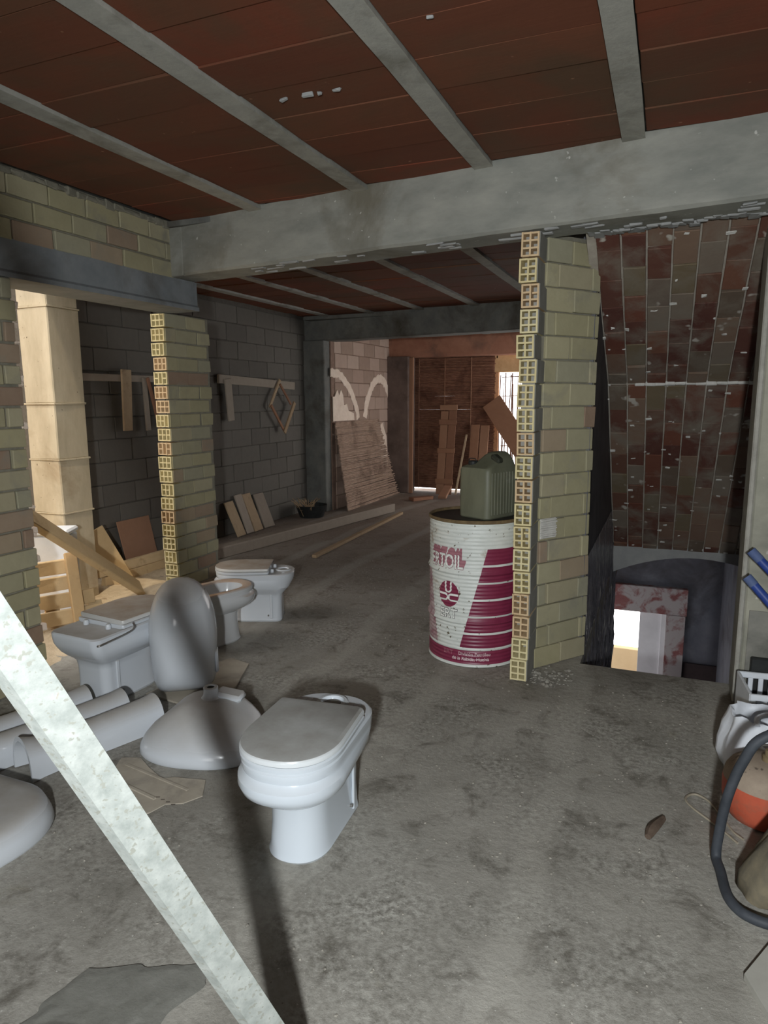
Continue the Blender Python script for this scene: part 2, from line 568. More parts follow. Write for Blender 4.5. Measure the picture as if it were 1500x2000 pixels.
def joist(x, y0, y1, z, w=0.1):
    bb = MB()
    n = 10
    secs = []
    for i in range(n + 1):
        y = y0 + (y1 - y0) * i / n
        a, c = random.uniform(-0.004, 0.004), random.uniform(-0.004, 0.004)
        secs.append([(x - w / 2 + a, y, z - 0.008), (x + w / 2 + c, y, z - 0.008), (x + w / 2 - 0.01 + c, y, z + 0.06), (x - w / 2 + 0.01 + a, y, z + 0.06)])
    bb.loft(secs)
    return bb.build('joist', 'joist', ceiling)


def blocks_between(xa, xb, y0, y1, z, step=0.255):
    y = y0
    while y < y1 - 0.02:
        w = min(step, y1 - y)
        bb = MB()
        sag = random.uniform(-0.004, 0.004)
        bb.box(((xa + xb) / 2, y + w / 2, z + 0.035 + sag), (xb - xa - 0.004, w - 0.002, 0.05), None, 0.002, 0.003)
        bb.build('ceiling_block', 'bovedilla', ceiling)
        y += step


JX = [-3.2, -2.46, -1.69, -0.955, -0.22, 0.52, 1.26, 1.95]
for i, x in enumerate(JX[:-1]):
    ye = yb(x) + 0.05
    if i:
        joist(x, -2.5, ye, ZC1)
    y0 = 1.2 if x > -3 else 2.0
    xb_ = JX[i + 1]
    if xb_ > 1.9:
        xb_ = 1.75
    blocks_between(x + 0.05, xb_ - 0.05, y0, yb(xb_) + 0.06, ZC1)
bb = MB()
for i, x in enumerate(JX[:-1]):
    bb.span((x + 0.05, -2.5, ZC1 + 0.012), (min(JX[i + 1], 1.8) - 0.05, 1.2 if x > -3 else 2.0, ZC1 + 0.06))
bb.build('ceiling_block_field', 'bovedilla', ceiling)
for (x, y, w) in ((-1.49, 2.565, 0.03), (-1.38, 2.565, 0.045), (-1.33, 2.57, 0.02), (-1.26, 2.575, 0.035), (-0.76, 2.23, 0.02)):
    bb = MB()
    bb.box((x, y, ZC1 + 0.006), (w, 0.013, 0.010), None, 0.002, 0.004)
    bb.build('mortar_lump', 'arch', ceiling)

JX2 = [-4.70, -4.28, -3.62, -2.93, -2.20, -1.45, -0.72]
for i, x in enumerate(JX2):
    if i:
        joist(x, yb(x) + 0.1, yb2(x) + 0.04, ZC2, 0.095)
    if i < len(JX2) - 1:
        blocks_between(x + 0.047, JX2[i + 1] - 0.047, yb(x) + 0.15, yb2(JX2[i + 1]) + 0.05, ZC2, 0.26)
bb = MB()
bb.span((-4.72, 3.9, ZC2 + 0.055), (-0.45, 8.9, ZC2 + 0.09))
bb.span((-0.72, 3.8, ZC2), (-0.43, 8.6, ZC2 + 0.05))
bb.build('ceiling_deck', 'concrete_dark', ceiling)
for i, x in enumerate([-4.2, -3.45, -2.7, -1.95, -1.2]):
    joist(x, yb2(x) + 0.2, 10.9, ZC3, 0.1)
    blocks_between(x + 0.05, x + 0.70, yb2(x) + 0.26, 10.85, ZC3, 0.26)
bb = MB()
bb.span((-4.6, 8.3, ZC3 + 0.055), (-0.45, 11.2, ZC3 + 0.1))
bb.build('ceiling_deck', 'concrete_dark', ceiling)


def skew_beam(name, yf, x0, x1, z0, z1, depth, m, label):
    bb = MB()
    n = 24
    secs = []
    for i in range(n + 1):
        x = x0 + (x1 - x0) * i / n
        j = [random.uniform(-0.004, 0.004) for _ in range(4)]
        y = yf(x)
        secs.append([(x, y + j[0], z0 + 0.015 + j[1]), (x, y + 0.02, z0 + j[2]), (x, y + depth, z0 + j[3]), (x, y + depth, z1), (x, y, z1)])
    bb.loft(secs)
    return struct(bb.build(name, m, smooth=20), label)


beam = skew_beam('beam', yb, -3.22, 1.8, 2.405, ZC1 + 0.02, 0.25, 'concrete', 'long grey concrete beam crossing the near ceiling')
bb = MB()
bb.span((-3.205, 3.93, 2.40), (-3.10, 4.0, 2.735), 0.006, 0.004)
bb.build('beam_end_patch', 'concrete', beam)
# mortar squeezed out along the lower arris of the beam
bb = MB()
for i in range(34):
    x = random.uniform(-2.6, 0.3)
    s = random.uniform(0.03, 0.14)
    bb.box((x, yb(x) + random.uniform(0.02, 0.2), 2.402), (s, random.uniform(0.01, 0.03), 0.012), Matrix.Rotation(-0.134, 3, 'Z'), 0.003, 0.004)
bb.build('mortar_drips', 'arch', beam)['kind'] = 'stuff'
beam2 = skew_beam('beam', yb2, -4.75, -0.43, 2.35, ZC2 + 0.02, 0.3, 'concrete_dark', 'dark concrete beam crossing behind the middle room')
b = MB()
b.span((-4.4, 10.72, 2.235), (-0.45, 10.95, ZC3 + 0.02), 0.01, 0.004)
beam3 = struct(b.build('beam', mat('reddish_beam', (150, 104, 84), (172, 126, 104), 5, 0.9, 0.25, stain=(104, 86, 76), stain_scale=2)), 'reddish lintel beam above the far reed screen')

# near left wall
b = MB()
b.span((-3.45, -2.6, 0), (XL - 0.012, 2.66, 2.2))
b.span((-3.45, -2.6, 2.39), (XL - 0.012, 3.97, ZC1 + 0.02))
wall_left = struct(b.build('wall_left', 'mortar'), 'left wall of yellow hollow bricks')
courses(wall_left, (XL, 2.02, 0), (0, 1, 0), (1, 0, 0), 0.645, 0.0, 20, 0.255, 0.11, 0.10, 'brick', start=0.08)
courses(wall_left, (XL, 2.02, 0), (0, 1, 0), (1, 0, 0), 1.93, 2.39, 3, 0.262, 0.113, 0.10, 'brick', start=0.1)
b = MB()
for i in range(13):
    z = random.uniform(0.3, 2.1)
    b.box((XL - 0.03, 2.675, z), (0.05, random.uniform(0.02, 0.05), random.uniform(0.012, 0.04)), None, 0.005, 0.008)
b.build('mortar_blobs', 'plaster_cream', wall_left)['kind'] = 'stuff'
b = MB()
for i in range(26):
    y = 2.1 + i * 0.072
    b.box((XL - 0.002, y, ZC1 - 0.006), (0.03, 0.08, random.uniform(0.02, 0.05)), None, 0.006, 0.008)
b.build('mortar_bead', 'mortar', wall_left)['kind'] = 'stuff'

# lintel over the opening
b = MB()
prof = [(-3.5, 2.2), (-3.185, 2.2), (-3.185, 2.225), (-3.2, 2.24), (-3.2, 2.40), (-3.5, 2.40)]
b.prism([(x, -2.6, z) for x, z in prof], (0, 6.80, 0))
lintel = struct(b.build('lintel', mat('smooth_grey_lintel', (112, 118, 122), (132, 136, 138), 5, 0.8, 0.12, stain=(100, 100, 98), stain_scale=2)), 'smooth grey precast lintel over the left doorway')

# unseen walls added around the left yard to cut sky light on the column
b = MB()
b.span((-7.2, -1.6, -0.1), (-7.0, 5.4, 3.6))
b.span((-7.2, -1.8, -0.1), (-3.46, -1.6, 3.6))
b.span((-7.2, 5.3, -0.1), (-4.95, 5.5, 3.6))
struct(b.build('wall_sky_block', mat('beige_sky_block', (176, 160, 134), (196, 180, 154), 4, 0.9, 0.2)), 'unseen beige wall added around the yard to cut sky light')

# brick pier under the lintel
PX0, PX1, PY0, PY1 = -3.57, -3.45, 4.12, 4.66
b = MB()
b.span((PX0 + 0.006, PY0 + 0.12, 0), (PX1 - 0.008, PY1 - 0.01, 2.2))
pier = struct(b.build('pillar', 'mortar'), 'slim brick pier with hollow brick ends beside the left doorway')
CH = 0.1048
for r in range(21):
    z = CH * (r + 0.5)
    if z > 2.19:
        break
    long_first = r % 2
    hl = 0.125 if long_first else 0.245
    me = hollow_mesh(0.118, CH - 0.012, hl, 3, 2, 'brick_in', r % 5)
    link('hollow_brick', me, pier, Matrix.Translation(((PX0 + PX1) / 2 + random.uniform(-0.006, 0.006), PY0 + random.uniform(-0.008, 0.008), z)) @ Matrix.Rotation(random.uniform(-0.02, 0.02), 4, 'Z'))
    s = hl + 0.012
    first = True
    while s < PY1 - PY0 - 0.03:
        l = min(0.243, PY1 - PY0 - s + random.uniform(-0.015, 0.012))
        me = brick_mesh(round(l / 0.03) * 0.03, 0.112, CH - 0.012, 'brick', random.randrange(3))
        link('brick', me, pier, Matrix.Translation(((PX0 + PX1) / 2 + random.uniform(-0.001, 0.006), PY0 + s + l / 2, z)) @ Matrix.Rotation(PI / 2 + random.uniform(-0.012, 0.012), 4, 'Z'))
        s += l + 0.012
    # thin skin of the end brick on the room side
    me = brick_mesh(round(hl / 0.03) * 0.03 - 0.008, 0.004, CH - 0.013, 'brick', 0, 0.001, 0.0)
    link('brick', me, pier, Matrix.Translation((PX1 + 0.003, PY0 + hl / 2 + 0.006, z)) @ Matrix.Rotation(PI / 2, 4, 'Z'))

# concrete column in the sunlit left room
column = empty('column')
struct(column, 'sunlit square concrete column behind the left doorway')
zs = [0, 0.72, 1.13, 1.55, 2.25, 2.75]
cm = mat('cream_cast_concrete', (176, 164, 140), (202, 190, 166), 5, 0.9, 0.3, stain=(140, 118, 88), stain_scale=2.4, stain_lo=0.55, stain_hi=0.85, speck=(96, 84, 66), speck_scale=45, speck_at=0.72, stretch=(1.5, 1.5, 0.5))
for z0, z1 in zip(zs, zs[1:]):
    b = MB()
    b.span((-4.5, 3.77, z0), (-4.2, 4.06, z1 - 0.004), 0.008, 0.003)
    b.build('column_lift', cm, column)
for z in zs[1:-1]:
    b = MB()
    b.span((-4.506, 3.764, z - 0.008), (-4.194, 4.066, z + 0.004), 0.002, 0.002)
    b.build('form_ridge', cm, column)

# far left wall of grey blocks
b = MB()
b.span((-4.95, 4.0, 0), (-4.712, 8.75, ZC2 + 0.06))
wall_far_left = struct(b.build('wall_far_left', 'mortar_dark'), 'dark grey block wall of the middle room')
courses(wall_far_left, (-4.7, 4.05, 0), (0, 1, 0), (1, 0, 0), 4.45, 0.0, 13, 0.405, 0.203, 0.06, 'block', joint=0.008, proud=0.002)

# corner column and beam seat in the middle room
b = MB()
b.span((-4.72, 8.44, 0), (-4.38, 8.72, 2.36), 0.01, 0.004)
struct(b.build('column', 'concrete_dark'), 'dark concrete column in the middle room corner')

# lit block wall of the far room
b = MB()
b.span((-4.6, 8.6, 0), (-4.362, 11.2, ZC3 + 0.06))
wall_lit = struct(b.build('wall_far_room', mat('warm_mortar', (128, 106, 94), (146, 122, 108), 20, 0.95, 0.4)), 'pinkish block wall of the far room')
courses(wall_lit, (-4.35, 8.70, 0), (0, 1, 0), (1, 0, 0), 2.05, 0.0, 13, 0.40, 0.2, 0.06, 'block_warm', joint=0.01, proud=0.002)


def strip_relief(name, pts, w, x, m, parent, t=0.008):
    """Ragged smear of plaster along a path on the wall x = const; pts are (y, z)."""
    bb = MB()
    P = [Vector((0, p[0], p[1])) for p in pts]
    Q = []
    ext = [P[0] * 2 - P[1]] + P + [P[-1] * 2 - P[-2]]
    for i in range(1, len(ext) - 2):
        for s in range(6):
            tt = s / 6
            p0, p1, p2, p3 = ext[i - 1:i + 3]
            Q.append(0.5 * ((2 * p1) + (p2 - p0) * tt + (2 * p0 - 5 * p1 + 4 * p2 - p3) * tt * tt + (3 * p1 - p0 - 3 * p2 + p3) * tt ** 3))
    Q.append(P[-1])
    secs = []
    for i, p in enumerate(Q):
        d = (Q[min(i + 1, len(Q) - 1)] - Q[max(i - 1, 0)]).normalized()
        s = Vector((0, -d.z, d.y))
        a, c = w / 2 * random.uniform(0.75, 1.2), w / 2 * random.uniform(0.75, 1.2)
        secs.append([(x, p.y + s.y * a, p.z + s.z * a), (x + t, p.y + s.y * a * .8, p.z + s.z * a * .8), (x + t, p.y - s.y * c * .8, p.z - s.z * c * .8), (x, p.y - s.y * c, p.z - s.z * c)])
    bb.loft(secs)
    return bb.build(name, m, parent)


strip_relief('plaster_arc', [(8.55, 1.93), (8.85, 1.9), (9.15, 1.72), (9.35, 1.5), (9.45, 1.28)], 0.12, -4.347, 'plaster_cream', wall_lit)
strip_relief('plaster_arc', [(9.70, 1.28), (9.78, 1.52), (9.98, 1.76), (10.25, 1.88), (10.5, 1.82), (10.68, 1.62)], 0.14, -4.347, 'plaster_cream', wall_lit)
b = MB()
pt = [(8.6, 1.26), (9.3, 1.26), (9.28, 1.36), (9.1, 1.4), (9.05, 1.5), (8.95, 1.48), (8.93, 1.62), (8.86, 1.7), (8.8, 1.62), (8.74, 1.7), (8.66, 1.6), (8.6, 1.6)]
b.prism([(-4.347, y, z) for y, z in pt], (0.008, 0, 0))
b.build('plaster_patch', 'plaster_cream', wall_lit)
b = MB()
pt = [(10.30, 0.5), (10.62, 0.45), (10.55, 0.95), (10.38, 1.18), (10.30, 1.15)]
b.prism([(-4.347, y, z) for y, z in pt], (0.008, 0, 0))
b.build('plaster_patch', 'plaster_cream', wall_lit)

# far room end: column, wall with screened window
b = MB()
b.span((-4.36, 10.62, 0), (-3.98, 10.95, 2.25), 0.012, 0.004)
struct(b.build('column', mat('dark_stained_column', (96, 82, 76), (116, 100, 92), 5, 0.9, 0.25, stain=(78, 66, 60), stain_scale=2)), 'dark stained column in the far corner')
b = MB()
b.span((-2.62, 11.05, 1.98), (-0.45, 11.25, 2.3))
b.span((-0.75, 11.05, 0), (-0.45, 11.25, 2.3))
b.span((-4.6, 11.05, 2.2), (-2.6, 11.25, 2.6))
b.span((-2.72, 11.05, 0.05), (-2.60, 11.2, 2.2))
struct(b.build('wall_back', mat('raw_clay_wall', (196, 160, 116), (214, 182, 138), 12, 0.9, 0.4)), 'far end wall above the reed screened opening')

# stair enclosure and hollow brick partition
b = MB()
b.span((-0.66, 4.3, -0.1), (-0.42, 6.95, 2.66))
b.span((-0.66, 6.95, -0.22), (-0.45, 8.75, 2.66))
b.span((-0.66, 8.75, -0.22), (-0.45, 11.2, 0.0))
b.span((-0.66, 8.75, 2.25), (-0.45, 11.2, 2.66))
b.span((-0.60, 4.14, -2.75), (-0.42, 6.9, -0.1))
b.span((-0.50, 4.14, -0.1), (-0.42, 4.32, 2.66))
wall_stair = struct(b.build('wall_stair', 'render_dark'), 'dark rendered wall on the left of the stair')

b = MB()
b.span((-0.738, 3.70, 0), (-0.668, 3.88, 2.41))
partition = struct(b.build('pillar', 'strip'), 'thin partition end of stacked hollow bricks beside the drum')
PH = 0.1262
for r in range(19):
    z = PH * (r + 0.5) + 0.002
    w = 0.090
    dx = random.uniform(-0.010, 0.010)
    hh = PH - 0.008
    me = hollow_mesh(w, hh, 0.235, 2, 3, 'brick_in', (r * 3) % 5)
    mx = Matrix.Translation((-0.703 + dx, 3.622 + random.uniform(-0.006, 0.006), z)) @ Matrix.Rotation(random.uniform(-0.03, 0.03), 4, 'Z') @ Matrix.Rotation(random.uniform(-0.02, 0.02), 4, 'Y')
    link('hollow_brick', me, partition, mx)
    ms = brick_mesh(0.232, 0.004, hh, 'strip', 0, 0.001, 0.0)
    link('mortar_skin', ms, partition, mx @ Matrix.Translation((w / 2 + 0.002, 0.124, 0)) @ Matrix.Rotation(PI / 2, 4, 'Z'))

ya, yc = Vector((-0.645, 3.83, 0)), Vector((-0.405, 4.17, 0))
uo = (yc - ya).normalized()
no = Vector((uo.y, -uo.x, 0))
Lo = (yc - ya).length
b = MB()
q = no * -0.1
b.prism([ya - no * 0.012, yc - no * 0.012, yc + q, ya + q], (0, 0, 2.43))
oblique = struct(b.build('wall_oblique', 'mortar'), 'short angled wall of yellow bricks beside the stair')
courses(oblique, ya, uo, no, Lo, 0.0, 19, 0.262, 0.1268, 0.07, 'brick', joint=0.007, start=0.06, off=0.45)
b = MB()
c0 = ya + uo * 0.065 + no * 0.004
for i in range(9):
    p = c0 + no * 0.006
    b.box((p.x, p.y, 0.785 + i * 0.0125), (0.125 - 0.02 * (i % 3 == 0), 0.012, 0.008), frame_mx((0, 0, 0), uo, no).to_3x3(), 0.002, 0.002)
p = c0
b.box((p.x, p.y, 0.836), (0.13, 0.008, 0.115), frame_mx((0, 0, 0), uo, no).to_3x3(), 0.003, 0.003)
b.build('combed_plaster_patch', 'plaster', oblique)

# scratched sheet on the stair wall
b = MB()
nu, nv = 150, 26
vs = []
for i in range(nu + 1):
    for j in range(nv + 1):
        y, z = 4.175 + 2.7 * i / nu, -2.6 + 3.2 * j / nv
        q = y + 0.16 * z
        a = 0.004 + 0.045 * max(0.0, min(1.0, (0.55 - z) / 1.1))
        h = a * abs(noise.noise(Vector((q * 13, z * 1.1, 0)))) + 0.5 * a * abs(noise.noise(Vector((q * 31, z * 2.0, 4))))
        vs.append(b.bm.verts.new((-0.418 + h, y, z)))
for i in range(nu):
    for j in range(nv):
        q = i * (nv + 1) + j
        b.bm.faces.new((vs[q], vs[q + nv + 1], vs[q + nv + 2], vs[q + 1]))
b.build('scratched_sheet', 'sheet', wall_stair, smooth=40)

# right jamb wall
b = MB()
b.span((0.405, 3.78, 0), (1.8, 4.02, 2.42), 0.012, 0.002)
wall_right = struct(b.build('wall_right', mat('stained_grey_wall', (138, 138, 126), (164, 162, 148), 4, 0.9, 0.3, stain=(112, 112, 104), stain_scale=1.8, speck=(188, 186, 178), speck_scale=20, speck_at=0.72)), 'grey concrete wall on the right of the stair')
b = MB()
b.span((0.385, 3.775, 0), (0.41, 4.02, 2.42), 0.006, 0.003)
b.build('jamb_edge', mat('pale_jamb_edge', (142, 140, 132), (170, 168, 160), 12, 0.9, 0.4), wall_right)
b = MB()
b.span((0.43, 3.774, 0.0), (1.8, 3.782, 0.50), 0.002, 0.001)
b.build('lower_render', mat('grey_lower_render', (118, 118, 112), (142, 140, 132), 5, 0.9, 0.35, stain=(98, 98, 92), stain_scale=3), wall_right)
b = MB()
b.span((0.72, 4.02, -2.75), (0.9, 9.2, 0.3))
b.span((0.72, 4.02, 0.3), (0.9, 7.4, 2.66))
b.span((0.405, 4.02, -0.22), (0.74, 4.2, 2.42))
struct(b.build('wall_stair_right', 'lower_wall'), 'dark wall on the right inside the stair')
b = MB()
b.span((1.75, -2.6, 0), (1.95, 3.8, ZC1 + 0.05))
struct(b.build('wall_side', 'concrete'))
b = MB()
b.span((-3.45, -2.7, 0), (-1.3, -2.5, 2.8))
b.span((-0.1, -2.7, 0), (1.95, -2.5, 2.8))
b.span((-1.3, -2.7, 0), (-0.1, -2.5, 1.0))
b.span((-1.3, -2.7, 2.1), (-0.1, -2.5, 2.8))
struct(b.build('wall_rear', 'concrete'))  # opening in this unseen wall is added to let fill light in

# stair vault: tiles on a bent soffit
prof = [(3.80, 2.452)]
a_len, b_len = 1.58, 2.05


def vault(s):
    """Distance along the soffit to (y, z, slope)."""
    a0, a1 = R(30), R(46)
    if s <= a_len:
        return 3.80 + math.cos(a0) * s, 2.452 - math.sin(a0) * s, a0
    y, z = 3.80 + math.cos(a0) * a_len, 2.452 - math.sin(a0) * a_len
    s -= a_len
    return y + math.cos(a1) * s, z - math.sin(a1) * s, a1


b = MB()
secs = []
for s in (0, a_len, a_len + b_len):
    y, z, a = vault(s)
    n = (math.sin(a), math.cos(a))
    secs.append([(-0.46, y + 0.012 * n[0], z + 0.012 * n[1]), (0.74, y + 0.012 * n[0], z + 0.012 * n[1]), (0.74, y + 0.16 * n[0], z + 0.16 * n[1]), (-0.46, y + 0.16 * n[0], z + 0.16 * n[1])])
b.loft(secs)
vault_o = struct(b.build('ceiling_stair', mat('pale_vault_mortar', (150, 142, 130), (178, 170, 158), 14, 0.95, 0.5)), 'sloping tiled vault under the upper stair flight')
CW = 0.127
TL = 0.245
for k in range(9):
    x = -0.415 + CW * (k + 0.5)
    if x > 0.72:
        break
    for sec, (s0, s1) in enumerate(((0.0, a_len - 0.01), (a_len + 0.02, a_len + b_len - 0.01))):
        s = s0 - TL * (0.5 if k % 2 else random.uniform(0.0, 0.12))
        while s < s1 - 0.02:
            a, e = max(s, s0), min(s + TL - 0.007, s1)
            s += TL
            if e - a < 0.04:
                continue
            y, z, ang = vault((a + e) / 2)
            l = max(round((e - a) / 0.03) * 0.03, 0.03) if e - a < TL - 0.01 else TL - 0.007
            me = brick_mesh(CW - 0.010, min(l, e - a + 0.01), 0.03, 'tile', random.randrange(3), 0.003, 0.002)
            mx = Matrix.Translation((x, y + 0.010 * math.sin(ang), z + 0.010 * math.cos(ang) + random.uniform(-0.003, 0.003))) @ Matrix.Rotation(-ang, 4, 'X') @ Matrix.Rotation(random.uniform(-0.012, 0.012), 4, 'Z')
            link('vault_tile', me, vault_o, mx)
y, z, a = vault(a_len)
b = MB()
for i in range(12):
    xx = -0.2 + i * 0.064
    b.box((xx, y - 0.006, z), (0.07, 0.03, 0.028), None, 0.006, 0.005)
b.build('plaster_line', 'plaster', vault_o)
b = MB()
for i in range(70):
    s = random.uniform(0.02, a_len + b_len)
    y, z, a = vault(s)
    k = random.randrange(9)
    xx = -0.415 + CW * k + random.uniform(-0.01, 0.06)
    b.box((xx, y - 0.012 * math.sin(a), z - 0.012 * math.cos(a)), (random.uniform(0.01, 0.045), random.uniform(0.008, 0.022), 0.006), Matrix.Rotation(-a, 3, 'X'), 0.002, 0.004)
b.build('mortar_drips', 'plaster', vault_o)['kind'] = 'stuff'
b = MB()
for i in range(26):
    xx = -0.42 + i * 0.032
    b.box((xx, yb(xx) + 0.27 + random.uniform(-0.03, 0.03), 2.408), (0.05, random.uniform(0.04, 0.09), random.uniform(0.012, 0.03)), None, 0.004, 0.006)
b.build('mortar_bed', 'arch', vault_o)['kind'] = 'stuff'

# arched plaster edge closing the lower end of the vault
b = MB()
y, z, a = vault(a_len + b_len)
top = z + 0.10
pts = [(-0.46, top), (-0.46, z - 0.36)]
for i in range(13):
    t = i / 12
    xx = -0.44 + 1.16 * t
    pts.append((xx, z - 0.34 + 0.33 * math.sin(PI * (0.10 + 0.62 * t)) ** 0.8 - 0.04))
pts.append((0.74, top))
b.prism([(p[0], y - 0.02, p[1]) for p in pts], (0, 0.14, 0))
arch = struct(b.build('trim_1', 'arch'), 'grey plaster arch edge below the tiled vault')

# ---------------------------------------------------------------- lower storey seen through the stair
b = MB()
b.span((-2.2, 9.0, -2.75), (-0.75, 9.2, -0.2))
b.span((0.33, 9.0, -2.75), (0.9, 9.2, 0.25))
b.span((-0.75, 9.0, -0.78), (0.33, 9.2, 0.25))
b.span((-0.45, 6.9, 0.2), (0.9, 9.2, 0.35))
b.span((-2.3, 6.7, -2.75), (-2.15, 9.2, -0.2))
b.span((-2.2, 6.75, -2.75), (-0.6, 6.9, -0.2))
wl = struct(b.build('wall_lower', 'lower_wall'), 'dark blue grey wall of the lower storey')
b = MB()
b.span((0.335, 8.985, -2.7), (0.72, 9.01, -1.74), 0.002)
b.build('dado', mat('dark_brown_dado', (70, 60, 62), (86, 74, 74), 5, 0.85, 0.2), wl)
for i in range(4):
    for r in range(3):
        x = -0.62 + i * 0.255 + (0.12 if r % 2 else 0)
        if x + 0.24 > 0.40:
            continue
        me = brick_mesh(0.245, 0.05, 0.13, 'brown_lintel', i % 3)
        link('brick', me, wl, Matrix.Translation((x + 0.12, 8.985, -0.31 + r * 0.138)))
b = MB()
b.span((-0.7, 4.1, -2.95), (0.9, 10.2, -2.75))
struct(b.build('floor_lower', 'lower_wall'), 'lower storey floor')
b = MB()
b.span((-0.75, 8.95, -1.13), (0.34, 9.1, -0.79), 0.004, 0.003)
b.span((0.11, 8.95, -2.75), (0.33, 9.1, -1.13), 0.004, 0.003)
door = struct(b.build('door_1', 'red_frame'), 'lower doorway framed in flaking red paint')
b = MB()
b.span((-0.205, 9.02, -2.74), (0.095, 9.06, -1.14), 0.003)
b.span((0.05, 8.99, -2.74), (0.11, 9.08, -1.14), 0.003)
dl = b.build('door_leaf', 'door_grey', door)
b = MB()
b.span((-1.6, 10.0, -2.75), (0.5, 10.12, -2.02), 0.004)
struct(b.build('wall_parapet', 'beige'), 'beige parapet outside the lower doorway')

# stair flight going down (below the floor edge)
b = MB()
for i in range(12):
    b.span((-0.42, 4.02 + i * 0.26, -2.9), (0.72, 4.28 + i * 0.26, -0.2 * (i + 1)))
struct(b.build('floor_stair', 'concrete_dark'), 'concrete stair going down')

# sand of the sunlit left room
b = MB()
nx, ny = 60, 70
vs = []
for i in range(nx + 1):
    for j in range(ny + 1):
        x = -9.0 + (-3.30 + 9.0) * i / nx
        y = -1.2 + 6.6 * j / ny
        h = 0.02 * noise.noise(Vector((x * 4, y * 4, 0))) + 0.012 * noise.noise(Vector((x * 13, y * 13, 3)))
        h += 0.10 * math.exp(-((x + 3.62) ** 2 + (y - 4.25) ** 2) / 0.10)
        h += 0.012
        if x > -3.5:
            h *= max(0.0, (-3.3 - x) / 0.2)
            h -= 0.004
        if y > 5.0:
            h -= (y - 5.0) * 0.1
        vs.append(b.bm.verts.new((x, y, h)))
for i in range(nx):
    for j in range(ny):
        q = i * (ny + 1) + j
        b.bm.faces.new((vs[q], vs[q + ny + 1], vs[q + ny + 2], vs[q + 1]))
struct(b.build('ground', 'sand', smooth=60), 'pale sunlit sandy ground beyond the left doorway')

# ---------------------------------------------------------------- sanitary ware
def dsec(z, yf, yc, yr, wf, wr, rc=0.05, p=2.25, nf=24, nr=6):
    """Closed D-shaped outline: rounded front (-y), straight sides, rounded rear corners."""
    pts = []
    for i in range(nf + 1):
        t = PI * i / nf
        c, s_ = math.cos(t), math.sin(t)
        pts.append((wf * math.copysign(abs(c) ** (2 / p), c), yc - (yc - yf) * abs(s_) ** (2 / p), z))
    for sgn in (-1, 1):
        rng = range(nr + 1)
        for i in rng:
            t = (PI / 2) * i / nr
            if sgn < 0:
                pts.append((-(wr - rc) - rc * math.cos(t), yr - rc + rc * math.sin(t), z))
            else:
                pts.append(((wr - rc) + rc * math.sin(t), yr - rc + rc * math.cos(t), z))
    return pts


def cap_top(secs):
    """Adds a slightly rounded top to a closed stack."""
    return secs


TOILET_SECS = [
    (0.000, -0.205, -0.08, 0.20, 0.108, 0.115), (0.012, -0.216, -0.08, 0.206, 0.114, 0.120), (0.03, -0.208, -0.08, 0.204, 0.108, 0.116),
    (0.12, -0.198, -0.08, 0.204, 0.102, 0.112), (0.19, -0.198, -0.08, 0.206, 0.102, 0.113), (0.222, -0.208, -0.08, 0.212, 0.108, 0.116),
    (0.236, -0.240, -0.09, 0.222, 0.128, 0.128), (0.256, -0.288, -0.11, 0.245, 0.156, 0.145), (0.282, -0.322, -0.125, 0.268, 0.178, 0.160),
    (0.310, -0.336, -0.125, 0.285, 0.187, 0.168), (0.332, -0.334, -0.125, 0.295, 0.186, 0.172), (0.346, -0.318, -0.125, 0.298, 0.174, 0.172),
    (0.356, -0.312, -0.125, 0.300, 0.170, 0.172), (0.372, -0.318, -0.125, 0.302, 0.174, 0.174), (0.388, -0.318, -0.125, 0.302, 0.174, 0.174),
    (0.396, -0.310, -0.125, 0.296, 0.167, 0.167)]


